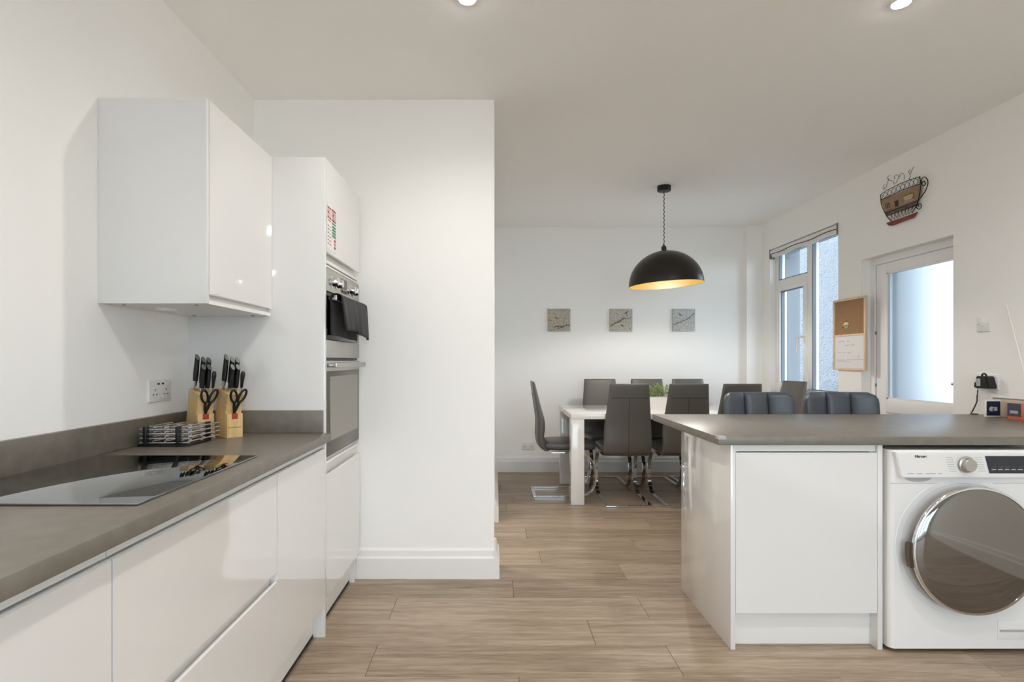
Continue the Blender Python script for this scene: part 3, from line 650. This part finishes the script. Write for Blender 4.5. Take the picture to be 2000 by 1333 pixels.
# ------------------------------------------------------------------ knife blocks and utensils
LEAN = .22
def knife_block(corner, which):
    a = math.radians(50)
    Fd = Vector((math.sin(a), -math.cos(a), 0)); Ld = Vector((math.cos(a), math.sin(a), 0))
    # local axes: x = lateral, -y = forward
    base = Vector((*corner, WZ)) - Fd*.062 + Ld*.0325
    rz = math.atan2(Ld.y, Ld.x)
    t = thing('knife_block', 'beech knife block %s' % which, 'knife block', base, rz)
    def loc(u): return -(u-.062)          # u measured from the back, forward is -y
    def prism(poly, m, name, x0=-.0325, x1=.0325, par=t, bev=.001):
        bb = B().prism([(loc(u), z) for u, z in poly], 0, x0, x1, bev)
        q = par.location.copy(); par.location = (0, 0, 0)
        o = bb.obj(name, m, par); par.location = q; return o
    body = prism([(0, 0), (.112, 0), (.112, .1), (.136, .178), (.044, .2)], 'blockwood', 'block')
    prism([(.1121, 0), (.126, 0), (.126, .098), (.1121, .098)], 'blockwood', 'foot', par=t)
    q = t.location.copy(); t.location = (0, 0, 0)
    B().box(-.013, .011, loc(.1268), loc(.126), .076, .098).obj('logo_patch', 'red', t, False)
    t.rotation_euler = (0, 0, 0)
    text_obj('SQ PROFESSIONAL', .0062, 'dkgrey', t, frame((.001, loc(.1264), .042), (1, 0, 0), (0, 0, 1)))
    t.location = q; t.rotation_euler = (0, 0, rz)
    R = Matrix.Translation(base) @ Matrix.Rotation(rz, 4, 'Z')
    def placed(o):
        o.matrix_world = R @ o.matrix_world
    d = Vector((0, -LEAN, 1)).normalized()
    n = 0
    for (u, v, ztop, L, nm) in ((.066, -.022, .328, .098, 'tallest at the back left'), (.070, .001, .318, .098, 'in the middle of the back row'), (.070, .0225, .316, .096, 'at the back right'), (.0985, -.0075, .288, .086, 'in front left'), (.0985, .014, .288, .086, 'in front right')):
        k = thing('kitchen_knife', 'black handled knife %s of the %s' % (nm, 'left knife block' if 'beside' in which else 'right knife block'), 'knife', group='knives in the blocks')
        top = Vector((v, loc(u)-LEAN*(ztop-.18), ztop)); bot = top-d*L
        side = Vector((1, 0, 0)); fw = d.cross(side)
        secs = []
        for i in range(9):
            f = i/8; c = bot+(top-bot)*f; r1 = .0086+.0008*math.sin(f*PI*1.5)+.0008*f; r2 = .0124+.0006*math.sin(f*PI*2)+.0006*f
            ring = []
            for j in range(14):
                an = 2*PI*j/14; p = c+side*r1*math.cos(an)+fw*r2*math.sin(an)
                if i == 8: p += d*(.010*math.sin(an)*(1 if fw.y > 0 else -1))
                ring.append(p)
            secs.append(ring)
        B().loft(secs).obj('handle', 'black', k)
        ring = secs[-1]; c = sum(ring, Vector())/len(ring)
        cap = [c+(p-c)*.88+d*.0003 for p in ring]; cap2 = [p+d*.0008 for p in cap]
        B().loft([cap, cap2]).obj('end_cap', 'capgrey', k)
        B().cyl(bot-d*.022, bot, .0075, .0082, 12).obj('bolster', 'chrome', k)
        B().box(-.0008, .0008, -.009, .009, -.08, 0, mx=Matrix.Translation(bot-d*.02) @ Vector((0, 0, 1)).rotation_difference(d).to_matrix().to_4x4()).obj('blade', 'steel', k)
        placed(k)
    k = thing('sharpening_steel', 'black handled sharpening steel in the %s' % ('left knife block' if 'beside' in which else 'right knife block'), 'sharpening steel')
    top = Vector((.026, loc(.122)-.02, .270)); bot = top-d*.07
    prof = [(.003, 0), (.0055, .004), (.006, .02), (.009, .05), (.0085, .062), (.005, .07), (0, .071)]
    B().lathe(prof, Matrix.Translation(bot) @ Vector((0, 0, 1)).rotation_difference(d).to_matrix().to_4x4(), 14).obj('handle', 'black', k)
    B().cyl(bot-d*.06, bot+d*.002, .003, seg=8).obj('rod', 'steel', k)
    B().tube([bot+d*.058+Vector((.006*math.cos(i*PI/5), .006*math.sin(i*PI/5), 0)) for i in range(10)], .0016, 6, closed=True).obj('ring', 'chrome', k)
    placed(k)
    # scissors in the front slot
    k = thing('kitchen_scissors', 'black handled scissors in the front slot of the %s' % ('left knife block' if 'beside' in which else 'right knife block'), 'scissors')
    P = lambda x, h, o=0: (x, loc(.1195)-(h-.1)*.40-o, h)
    for s, cx in ((-1, -.014), (1, .019)):
        lp = []
        for i in range(18):
            an = 2*PI*i/18; rx, rh = .0125, .026
            x = rx*math.cos(an); h = rh*math.sin(an); tl = -.28*s
            lp.append(P(cx+x-h*tl*1.0, .170+h, .001*s))
        B().tube(lp, .0047, 8, closed=True, up=(0, 1, .3)).obj('finger_loop', 'black', k)
        B().tube([P(cx-s*.006, .146, .001*s), P(s*.004, .118, .001*s), P(-s*.002, .099, .001*s)], .0056, 8, up=(0, 1, .3)).obj('shank', 'black', k)
    B().tube([P(.001, .125), P(.001, .094)], 0, rect=(.010, .0016), up=(0, 1, 0)).obj('blade', 'steel', k)
    placed(k)
    return t
knife_block((-1.193, 2.232), 'beside the wall, left one of the pair')
knife_block((-1.082, 2.246), 'nearer the tall unit, right one of the pair')

rk = thing('wire_rack', 'low stack of silver metal rods with black joints on the worktop', 'rack', (-1.2, 2.12, WZ))
rod = B().cyl((-.5, 0, 0), (.5, 0, 0), .0030, seg=8).obj('rod_pattern', 'chrome')
rmesh = rod.data; bpy.data.objects.remove(rod)
def rodobj(p0, p1):
    o = bpy.data.objects.new('rod', rmesh); COL.objects.link(o); o.parent = rk
    p0 = Vector(p0); p1 = Vector(p1); d = p1-p0
    o.location = (p0+p1)/2-rk.location; o.rotation_mode = 'QUATERNION'; o.rotation_quaternion = Vector((1, 0, 0)).rotation_difference(d.normalized()); o.scale = (d.length, 1, 1)
for L in range(4):
    z = WZ+.012+L*.0165
    for i in range(5):
        x = -1.292+i*.043
        rodobj((x, 2.028+.004*(i % 2), z+.006), (x+.028, 2.205-.02*(i == 0), z+.009))
    for y in (2.034, 2.11, 2.185): rodobj((-1.300, y, z), (-1.118+(y-2.03)*.1, y+.006, z))
for x in (-1.274, -1.156):
    B().box(x-.006, x+.006, 2.022, 2.044, WZ, WZ+.074, .002).obj('joint', 'black', rk)
B().box(-1.306, -1.120, 2.03, 2.2, WZ+.0005, WZ+.006, .001).obj('base_bar', 'black', rk)
for x in (-1.27, -1.13): B().box(x-.006, x+.006, 2.182, 2.204, WZ, WZ+.074, .002).obj('joint', 'black', rk)

# ------------------------------------------------------------------ dining table and chairs
TBX0, TBX1, TBY0, TBY1, TBZ = .640, 2.36, 4.648, 5.548, .762
tb = thing('dining_table', 'white high gloss dining table with square legs', 'table', (1.5, 5.1, 0))
B().box(TBX0, TBX1, TBY0, TBY1, TBZ-.045, TBZ, .003).obj('tabletop', 'tablew', tb)
for x in (TBX0, TBX1-.11):
    for y in (TBY0, TBY1-.11): B().box(x, x+.11, y, y+.11, 0, TBZ-.0455, .003).obj('leg', 'tablew', tb)

def sup(w_, h_, n=20, p=3.2):
    r = []
    for i in range(n):
        a = 2*PI*i/n; c, s = math.cos(a), math.sin(a)
        r.append((w_/2*math.copysign(abs(c)**(2/p), c), h_/2*math.copysign(abs(s)**(2/p), s)))
    return r
def smooth_interp(tab, n):
    out = []
    for i in range(n+1):
        f = i/n*(len(tab)-1); k = min(int(f), len(tab)-2); g = f-k; 
        p0 = tab[max(k-1, 0)]; p1 = tab[k]; p2 = tab[k+1]; p3 = tab[min(k+2, len(tab)-1)]
        out.append(tuple(.5*((2*b_)+(-a_+c_)*g+(2*a_-5*b_+4*c_-d_)*g*g+(-a_+3*b_-3*c_+d_)*g**3) for a_, b_, c_, d_ in zip(p0, p1, p2, p3)))
    return out
def make_chair():
    """faces local +y; rear of chair at y = 0"""
    t = thing('dining_chair', '', 'chair', group='grey dining chairs round the table')
    # (y centre, z, width, thickness)
    tab = [(.140, .410, .385, .060), (.105, .445, .395, .070), (.088, .52, .400, .072), (.092, .60, .398, .078), (.090, .68, .388, .074), (.070, .78, .368, .060), (.046, .90, .344, .046), (.026, 1.00, .326, .034), (.023, 1.018, .318, .016)]
    secs = []
    for (y, z, wd, th) in smooth_interp(tab, 26):
        secs.append([(a, y+b_, z) for a, b_ in sup(wd, th, 24, 3.0)])
    bk = B().loft(secs).obj('backrest', 'leather', t)
    c = smooth_interp(tab, 60)
    pts = [(0, y-th/2-.0005, z) for (y, z, wd, th) in c if .43 < z < .905]
    B().tube(pts, .0022, 6, up=(1, 0, 0)).obj('seam', 'seam', bk)
    yz = [q for q in c if .895 < q[1] < .915][0]
    B().tube([(x, yz[0]-yz[3]/2-.0005, yz[1]) for x in [-.15+.3*i/8 for i in range(9)]], .0022, 6).obj('seam', 'seam', bk)
    st2 = [(.125, .450, .36, .05), (.15, .452, .385, .085), (.24, .450, .405, .095), (.36, .452, .41, .095), (.48, .452, .40, .09), (.545, .446, .385, .075), (.568, .440, .36, .04)]
    secs = []
    for (y, z, wd, th) in smooth_interp(st2, 20): secs.append([(a, y, z+b_) for a, b_ in sup(wd, th, 24, 3.4)])
    B().loft(secs).obj('seat', 'leather', t)
    path = [(.03, .008), (.36, .008), (.43, .010), (.49, .024), (.535, .058), (.562, .11), (.572, .18), (.566, .25), (.545, .315), (.505, .365), (.45, .392), (.36, .398), (.18, .398)]
    for s in (-1, 1):
        B().tube([(s*.178, y, z) for y, z in path], 0, rect=(.03, .013), up=(1, 0, 0) if False else (0, 0, 1)).obj('frame_rail', 'chrome', t) if False else B().tube([(s*.178, y, z) for y, z in path], 0, rect=(.012, .032), up=(1, 0, 0)).obj('frame_rail', 'chrome', t)
    B().box(-.194, .194, .018, .046, .001, .0145, .002).obj('rear_bar', 'chrome', t)
    B().box(-.17, .17, .36, .39, .392, .404).obj('cross_bar', 'chrome', t)
    return t
proto = make_chair()
CH = [((1.11, 4.545), 0, 'grey leather dining chair with its back to us nearest the front left table leg'),
      ((1.598, 4.545), 0, 'grey leather dining chair with its back to us half hidden by the breakfast bar corner'),
      ((2.04, 4.548), .04, 'grey leather dining chair behind the left bar stool, back towards us'),
      ((1.088, 5.772), PI, 'grey leather dining chair on the far side, nearest the left table end'),
      ((1.572, 5.772), PI, 'grey leather dining chair on the far side behind the planter'),
      ((2.0, 5.79), PI+.02, 'grey leather dining chair on the far side, third from the left table end'),
      ((.322, 5.085), -PI/2, 'grey leather dining chair in side view at the left end of the table'),
      ((2.812, 5.17), PI/2+.16, 'grey leather dining chair at the right end of the table by the window')]
for i, ((x, y), rz, lb) in enumerate(CH):
    o = proto if i == 0 else copy_tree(proto)
    o.location = (x, y, 0); o.rotation_euler = (0, 0, rz); o['label'] = lb

# planter
pl = thing('planter', 'white rectangular planter with green foliage on the dining table', 'planter', (1.51, 5.1, TBZ))
b = B(); 
b.loft([[(1.51+sx*(.115+g), 5.1+sy*(.05+g), z) for sx, sy in ((-1, -1), (1, -1), (1, 1), (-1, 1))] for g, z in ((0, TBZ), (.012, TBZ+.115), (.004, TBZ+.115), (0, TBZ+.10))])
b.obj('pot', 'pot', pl)
B().box(1.40, 1.62, 5.055, 5.145, TBZ+.09, TBZ+.104).obj('soil', 'soil', pl)
lf = B()
for i in range(420):
    x = 1.51+random.uniform(-.125, .125); y = 5.1+random.uniform(-.062, .062); z = TBZ+.11+random.random()**.8*.125*(1-.35*abs(x-1.51)/.125)
    a = random.uniform(0, 2*PI); el = random.uniform(-.3, 1.1); L = random.uniform(.016, .028); wd = L*.38
    d = Vector((math.cos(a)*math.cos(el), math.sin(a)*math.cos(el), math.sin(el))); sd = d.cross(Vector((0, 0, 1))).normalized()
    p = Vector((x, y, z)); up = sd.cross(d)*.002
    vs = [lf.bm.verts.new(q) for q in (p, p+d*L*.5+sd*wd/2, p+d*L, p+d*L*.5-sd*wd/2, p+d*L*.5+up*2)]
    lf.bm.faces.new((vs[0], vs[1], vs[4])); lf.bm.faces.new((vs[1], vs[2], vs[4])); lf.bm.faces.new((vs[2], vs[3], vs[4])); lf.bm.faces.new((vs[3], vs[0], vs[4]))
fo = lf.obj('foliage', 'leaf', pl); fo['kind'] = 'stuff'
for i in range(16):
    x = 1.51+random.uniform(-.1, .1); y = 5.1+random.uniform(-.04, .04)
    B().tube([(x, y, TBZ+.1), (x+random.uniform(-.02, .02), y+random.uniform(-.02, .02), TBZ+.19)], .0013, 5).obj('stem', 'leaf', pl)

# bar stools
def make_stool():
    t = thing('bar_stool', '', 'bar stool', group='grey bar stools at the breakfast bar')
    # faces local -y (towards the bar); backrest at y = +.17
    W_, H0, H1 = .445, .74, 1.008
    for i in range(3):
        cx = (i-1)*W_/3; secs = []
        n = 14
        for j in range(n+1):
            f = j/n; z = H0+(H1-H0)*f
            e = min(1, math.sin(min(f/.08, 1)*PI/2)+.15)*min(1, math.sin(min((1-f)/.10, 1)*PI/2)+.12)
            ring = []
            wd = W_/3-.001
            for a, b_ in sup(wd, .075*e, 22, 2.6):
                x = cx+a
                # round the outer top corners
                if i != 1 and f > .72:
                    lim = W_/2-.05*(((f-.72)/.28)**2.6)
                    x = max(-lim, min(lim, x))
                ring.append((x, .17+b_-.10*(x/(W_/2))**2*.55+.03*(f-.5), z))
            secs.append(ring)
        B().loft(secs).obj('back_channel', 'stool', t)
    secs = []
    for (y, z, wd, th) in smooth_interp([(-.22, .675, .36, .03), (-.20, .68, .41, .07), (-.1, .682, .43, .08), (.05, .682, .43, .08), (.15, .68, .42, .07), (.17, .675, .40, .03)], 16):
        secs.append([(a, y, z+b_) for a, b_ in sup(wd, th, 24, 3.6)])
    B().loft(secs).obj('seat', 'stool', t)
    B().tube([(-.12, .10, .64), (-.12, .20, .66), (-.12, .215, .72), (-.12, .215, .86)], 0, rect=(.04, .008), up=(1, 0, 0)).obj('back_bracket', 'chrome', t)
    B().tube([(.12, .10, .64), (.12, .20, .66), (.12, .215, .72), (.12, .215, .86)], 0, rect=(.04, .008), up=(1, 0, 0)).obj('back_bracket', 'chrome', t)
    B().cyl((0, 0, .02), (0, 0, .36), .028, seg=20).cyl((0, 0, .36), (0, 0, .64), .019, seg=20).obj('column', 'chrome', t)
    B().lathe([(0, 0), (.20, 0), (.202, .006), (.19, .014), (.06, .026), (.03, .04), (0, .04)], None, 40).obj('base', 'chrome', t)
    B().tube([(.14*math.sin(a), -.02-.14*math.cos(a)*1.0, .29) for a in [-1.9+3.8*i/18 for i in range(19)]], .009, 8).tube([(-.132, .025, .29), (0, 0, .29), (.132, .025, .29)], .008, 8).obj('footrest', 'chrome', t)
    return t
s1 = make_stool(); s2 = copy_tree(s1)
s1.location = (1.655, 3.35, 0); s2.location = (2.165, 3.36, 0); s1.rotation_euler = (0, 0, .02); s2.rotation_euler = (0, 0, -.07)
s1['label'] = 'slate grey channelled bar stool, left one of the two at the bar'
s2['label'] = 'slate grey channelled bar stool, right one of the two at the bar'

# ------------------------------------------------------------------ pendant lamp
pd = thing('pendant_lamp', 'black dome pendant lamp with gold lining over the dining table', 'lamp', (1.408, 4.62, CEIL))
cx, cy = 1.408, 4.62
B().lathe([(0, CEIL-.045), (.045, CEIL-.045), (.055, CEIL-.04), (.055, CEIL-.001), (0, CEIL-.001)], Matrix.Translation((cx, cy, 0)), 32).obj('ceiling_rose', 'black', pd)
pts = []
for i in range(90): pts.append((cx+.0022*math.cos(i*.9), cy+.0022*math.sin(i*.9), 2.165+(CEIL-.045-2.165)*i/89))
B().tube(pts, .0033, 6).obj('flex', 'blackmetal', pd)
TM = Matrix.Translation((cx, cy, 2.12)) @ Matrix.Rotation(math.radians(-3.2), 4, 'Y')
B().lathe([(0, .055), (.008, .052), (.010, .04), (.020, .036), (.021, .0), (0, -.005)], TM, 20).obj('lamp_holder', 'black', pd)
n = 20
out = [(.300*math.sin(PI/2*i/n), -.283+.283*math.cos(PI/2*i/n)) for i in range(n+1)]
inn = [((r-.003) if r > .01 else 0, z-.003*(1-i/n)) for i, (r, z) in enumerate(out)]
sh = B().lathe(out+[(.2985, -.2845)], TM, 72).obj('shade', 'shade', pd)
B().lathe([(r*.994, z-.0015*(1-i/n)-.0006) for i, (r, z) in enumerate(out)], TM, 72).obj('lining', 'gold', sh)
B().lathe([(0, -.02), (.013, -.022), (.013, -.05), (.03, -.085), (.031, -.105), (.02, -.13), (0, -.138)], TM, 20).obj('bulb', 'plastic', pd)

pl_ = bpy.data.lights.new('pendant_bulb', 'POINT'); pl_.energy = PENDANT_W; pl_.color = (1, .95, .89); pl_.shadow_soft_size = .045
po = bpy.data.objects.new('pendant_bulb', pl_); COL.objects.link(po); po.location = (cx, cy, 1.93)

# ------------------------------------------------------------------ ceiling downlights
for (x, y, lb) in ((-.109, 2.225, 'round recessed downlight at the top edge left of centre'), (1.645, 2.25, 'round recessed downlight at the top edge on the right'), (-.06, .86, 'round recessed downlight just above the viewer on the left'), (1.645, .86, 'round recessed downlight just above the viewer on the right'), (-.05, -.5, 'round recessed downlight behind the viewer on the left'), (1.645, -.5, 'round recessed downlight behind the viewer on the right'), (-.62, 3.72, 'unseen downlight added in the hallway as fill light for the dining area')):  # last entry is an added, unseen hallway lamp that fills the dining area
    t = thing('downlight', lb, 'ceiling light', (x, y, CEIL))
    t['group'] = 'recessed ceiling downlights'
    B().lathe([(.032, -.002), (.034, -.006), (.043, -.004), (.045, 0), (.032, 0)], Matrix.Translation((x, y, CEIL)), 32, True).obj('bezel', 'plastic', t)
    B().lathe([(0, -.011), (.012, -.0105), (.024, -.008), (.031, -.003), (.031, -.0005), (0, -.0005)], Matrix.Translation((x, y, CEIL)), 28).obj('lens', 'lens', t)
    l = bpy.data.lights.new('downlight_beam', 'SPOT'); l.energy = SPOT_W*(1.3 if y > 3 else 1); l.color = (1, .98, .95); l.shadow_soft_size = .03; l.spot_size = math.radians(155); l.spot_blend = 1.0
    o = bpy.data.objects.new('downlight_beam', l); COL.objects.link(o); o.location = (x, y, CEIL-.036)

# ------------------------------------------------------------------ pictures on the far wall
def canvas(cx, label, tone, seed):
    M['cv%d' % seed] = m = mat('canvas_print_%d' % seed, tone, .8, var=.33, vscale=75)
    t = thing('canvas_print', label, 'picture', (cx, YB-.011, 1.647)); h = .122; zc = 1.647
    t['group'] = 'small canvas prints on the far wall'
    B().box(cx-h, cx+h, YB-.022, YB-.0005, zc-h, zc+h, .002).obj('canvas', m, t)
    return t, zc, h
def ribbon(t, pts, r, nm='branch_print', m='dkgrey'):
    B().tube([(x, YB-.0224, z) for x, z in pts], 0, rect=(r, .0008), up=(0, 1, 0)).obj(nm, m, t, False)
def bird(t, x, z, s, ang, m='black'):
    c, sn = math.cos(ang), math.sin(ang)
    P = [(-1, .05), (-.5, .2), (0, .28), (.5, .25), (1.5, .05), (.5, -.05), (.1, -.2), (-.5, -.12)]
    B().prism([(x+s*(a*c-b_*sn), z+s*(a*sn+b_*c)) for a, b_ in P], 1, YB-.0228, YB-.0222).obj('bird_print', m, t, False)
def twig(t, p0, p1, n, rnd, r=.004):
    pts = [(p0[0]+(p1[0]-p0[0])*i/n, p0[1]+(p1[1]-p0[1])*i/n+rnd.uniform(-.005, .005)) for i in range(n+1)]
    ribbon(t, pts, r)
    for (x, z) in pts[1:-1]:
        ribbon(t, [(x, z), (x+rnd.uniform(-.006, .012), z+rnd.choice((-1, 1))*rnd.uniform(.008, .018))], r*.7)
rnd = random.Random(3)
t, z, h = canvas(.698, 'left small canvas print of a bird above dark blossom', (176, 168, 152), 1)
bird(t, .698-.028, z+.022, .022, -.35); ribbon(t, [(.698-.122, z+.002), (.698-.08, z+.0)], .006); twig(t, (.698-.06, z-.075), (.698+.118, z-.055), 9, rnd, .007); twig(t, (.698-.02, z-.1), (.698+.06, z-.06), 5, rnd, .006); ribbon(t, [(.698+.03, z+.085), (.698+.06, z+.11), (.698+.1, z+.118)], .003)
ribbon(t, [(.698+.05, z-.05), (.698+.055, z+.01), (.698+.08, z+.06)], .0025)
t, z, h = canvas(1.370, 'middle small canvas print with a dark branch and two birds', (182, 175, 163), 2)
twig(t, (1.370-.118, z-.066), (1.370+.045, z+.02), 9, rnd, .008); bird(t, 1.370+.055, z+.08, .024, .55); bird(t, 1.370+.01, z-.06, .022, -.45); ribbon(t, [(1.370+.03, z+.015), (1.370+.09, z+.02), (1.370+.12, z+.035)], .003); bird(t, 1.370+.095, z-.095, .012, .2); ribbon(t, [(1.370+.06, z+.075), (1.370+.062, z+.045)], .006)
t, z, h = canvas(2.049, 'right small canvas print with a bird over a long thin branch', (184, 184, 180), 3)
twig(t, (2.049-.118, z-.052), (2.049+.05, z+.02), 10, rnd, .005); twig(t, (2.049+.05, z+.02), (2.049+.12, z+.075), 5, rnd, .005); bird(t, 2.049-.04, z+.055, .021, -.5)

# ------------------------------------------------------------------ cork and white board
cbd = thing('memo_board', 'pine framed memo board, cork above and whiteboard below, by the door', 'board', (2.84, 4.47, 1.42))
by0, by1, bz0, bz1, bx = 4.262, 4.67, 1.13, 1.71, XR-.022
b = B()
for q in ((by0, by1, bz0, bz0+.018), (by0, by1, bz1-.018, bz1), (by0, by0+.018, bz0+.018, bz1-.018), (by1-.018, by1, bz0+.018, bz1-.018)): b.box(bx, XR-.001, *q, .002)
b.obj('frame', 'pine', cbd)
B().box(bx+.003, XR-.003, by0+.018, by1-.018, 1.405, 1.42, .001).obj('divider', 'pine', cbd)
B().box(bx+.010, XR-.002, by0+.018, by1-.018, 1.42, bz1-.018).obj('cork_panel', 'cork', cbd)
wbp = B().box(bx+.008, XR-.002, by0+.018, by1-.018, bz0+.018, 1.405).obj('whiteboard', 'wboard', cbd)
def scrib(y, z, L, amp, n, nm='handwriting', r=.002):
    rr = random.Random(int(z*1000)); pts = [(bx+.0078, y-L*i/n, z+rr.uniform(-amp, amp)) for i in range(n+1)]
    B().tube(pts, 0, rect=(r, .0006), up=(1, 0, 0)).obj(nm, 'ink', wbp, False)
scrib(4.61, 1.362, .085, .007, 16); scrib(4.50, 1.366, .03, .009, 5); scrib(4.52, 1.331, .05, .010, 8); scrib(4.455, 1.331, .055, .010, 9)
scrib(4.61, 1.273, .04, .006, 7); scrib(4.55, 1.273, .04, .006, 7); scrib(4.49, 1.271, .05, .006, 8)
scrib(4.636, 1.212, .12, .005, 20); scrib(4.49, 1.214, .06, .008, 9); scrib(4.415, 1.214, .12, .006, 18); scrib(4.63, 1.197, .2, .0005, 4); scrib(4.365, 1.238, .02, .01, 4)
M['olive'] = mat('olive_print', (150, 160, 120), .5); M['cream'] = mat('cream_print', (226, 214, 170), .5)
pf = thing('pinned_figure', 'small pale green cut-out pinned on the cork board', 'cut-out', (bx+.008, 4.51, 1.5))
B().prism([(4.53+.0, 1.472), (4.50, 1.466), (4.468, 1.478), (4.475, 1.492), (4.54, 1.492)], 0, bx+.006, bx+.0098).obj('hull_print', 'olive', pf, False)
B().prism([(4.545, 1.498), (4.53, 1.512), (4.50, 1.522), (4.478, 1.51), (4.47, 1.498)], 0, bx+.006, bx+.0098).obj('leaf_print', 'cream', pf, False)
B().cyl((bx+.002, 4.505, 1.527), (bx+.0098, 4.505, 1.527), .006, seg=12).obj('pin', 'brownp' if False else 'greyp', pf)
B().prism([(4.555, 1.478), (4.535, 1.472), (4.535, 1.487)], 0, bx+.0055, bx+.0098).obj('tail_print', 'dkgrey', pf, False)

# ------------------------------------------------------------------ coffee cup wall art (wire and sheet metal)
AX = XR-.018
def U(px, py, X=AX):                      # place on the wall plane, read off the photograph
    s = (px-966)/X; return (1086/s, CAM_Z+(705-py)/s)
zc = lambda x, y: U(1680+x/7.84, 300+y/7.84)      # from the enlarged crop
cup = thing('coffee_cup_wall_art', 'metal coffee cup wall decoration with brown panel and red saucer', 'wall art', (AX, 3.95, 1.9))
M['brown'] = mat('brown_panel', (150, 124, 96), .5, .2, var=.15, vscale=25); M['maroon'] = mat('dark_band', (46, 26, 24), .5); M['saucer'] = mat('red_saucer', (124, 44, 32), .45, var=.25, vscale=30); M['creamm'] = mat('cream_paint', (190, 170, 136), .6); M['cuptext'] = mat('tan_lettering', (150, 128, 108), .6); M['rimdark'] = mat('dark_lettering', (60, 44, 34), .6)
def plate(pts, m, nm, x0=AX, th=.003, par=cup):
    return B().prism([zc(*p) for p in pts], 0, x0, x0+th).obj(nm, m, par, False)
def wire(pts, nm='wire', r=.0028, dx=0, sm=True):
    P = [zc(*p) for p in pts]
    if sm and len(P) > 2: P = smooth_interp(P, (len(P)-1)*5)
    return B().tube([(AX-.001+dx, y, z) for y, z in P], r*.8, 6, up=(1, 0, 0)).obj(nm, 'wire', cup)
plate([(320, 705), (460, 655), (600, 600), (760, 530), (925, 462), (915, 600), (885, 718), (640, 808), (385, 908), (345, 810)], 'brown', 'panel')
band = plate([(385, 905), (640, 805), (890, 712), (868, 800), (700, 858), (540, 915), (415, 960)], 'maroon', 'band', AX-.0006, .0036)
# rim, sides, lattice
wire([(313, 632), (400, 572), (500, 520), (620, 460), (760, 405), (915, 355)], 'rim_wire', .0032)
wire([(322, 705), (420, 668), (540, 610), (680, 550), (800, 508), (925, 462)], 'rim_wire', .0032)
wire([(313, 632), (318, 700), (330, 790), (385, 920), (430, 990), (480, 1035)], 'side_wire', .0034)
wire([(915, 355), (925, 462), (915, 600), (885, 718), (865, 800), (800, 905)], 'side_wire', .0034)
for i in range(9):
    f0, f1 = i/9, (i+1)/9
    top = lambda f: (313+602*f, 632-277*f-38*math.sin(f*PI)*.5); bot = lambda f: (322+603*f, 705-243*f-8*math.sin(f*PI))
    wire([top(f0), tuple((a+b_)/2 for a, b_ in zip(top((f0+f1)/2), bot((f0+f1)/2))), bot(f0)], 'lattice_wire', .0018, sm=True)
    wire([top(f1), tuple((a+b_)/2 for a, b_ in zip(top((f0+f1)/2), bot((f0+f1)/2))), bot(f1)], 'lattice_wire', .0018, sm=True)
for i in range(8):
    f0, f1 = i/8, (i+1)/8
    top = lambda f: (415+450*f, 955-158*f); bot = lambda f: (465+350*f, 1030-125*f)
    wire([top(f0), bot((f0+f1)/2), top(f1)], 'lattice_wire', .0018)
plate([(400, 1070), (470, 1040), (640, 985), (880, 895), (815, 985), (640, 1050), (500, 1105), (440, 1105)], 'saucer', 'saucer', AX-.002, .005)
# handle scroll
wire([(895, 715), (945, 655), (1000, 575), (1035, 490), (1038, 420), (1010, 370), (975, 362), (945, 390), (938, 440), (955, 485), (985, 492), (1000, 462), (985, 425), (962, 430), (958, 455)], 'handle_wire', .0036)
wire([(855, 790), (870, 835), (905, 852), (935, 825), (935, 780), (912, 768), (890, 790), (898, 815)], 'handle_wire', .0034)
# steam
wire([(395, 545), (415, 460), (435, 400), (410, 380), (440, 345), (460, 340)], 'steam_wire', .0018)
wire([(380, 550), (362, 500), (372, 470)], 'steam_wire', .0016); wire([(350, 520), (358, 560)], 'steam_wire', .0016)
wire([(435, 385), (445, 410), (500, 420), (525, 470)], 'steam_wire', .0018)
wire([(545, 460), (580, 390), (585, 340), (555, 328), (525, 355), (530, 395)], 'steam_wire', .0018)
wire([(672, 410), (680, 350), (665, 312), (635, 302), (612, 330), (610, 365)], 'steam_wire', .0018)
wire([(752, 408), (770, 330), (745, 285), (770, 240)], 'steam_wire', .0022); wire([(775, 310), (790, 260), (822, 205)], 'steam_wire', .002)
# little pictures on the panel: straws, espresso cup, wide cup
for x in (385, 410, 432): plate([(x, 770-(x-385)*.4), (x+14, 764-(x-385)*.4), (x+22, 845-(x-385)*.3), (x+10, 852-(x-385)*.3)], 'rimdark', 'glass_motif', AX-.0008, .0005)
plate([(385, 888), (485, 842), (487, 850), (387, 896)], 'rimdark', 'shelf_motif', AX-.0008, .0005)
plate([(522, 735), (585, 708), (592, 775), (575, 805), (540, 818)], 'maroon', 'cup_motif', AX-.0008, .0005); plate([(525, 822), (606, 790), (607, 798), (528, 830)], 'maroon', 'shelf_motif', AX-.0008, .0005)
plate([(662, 662), (812, 605), (800, 690), (770, 700), (700, 725), (675, 712)], 'creamm', 'cup_motif', AX-.0008, .0005)
wire([(660, 660), (730, 632), (800, 602), (826, 620), (822, 665), (795, 680)], 'cup_handle_motif', .0022, -.0005, False)
plate([(665, 752), (828, 694), (830, 702), (668, 760)], 'creamm', 'shelf_motif', AX-.0008, .0005)
p0 = zc(640, 862)
v0 = zc(420, 935); v1 = zc(860, 765); dv = Vector((0, v1[0]-v0[0], v1[1]-v0[1]))
mid = ((v0[0]+v1[0])/2, (v0[1]+v1[1])/2)
text_obj('COFFEE ESPRESSO \u2022 MOCHA', .0225, 'cuptext', cup, frame((AX-.0012, mid[0], mid[1]), dv, (0, 0, 1)))
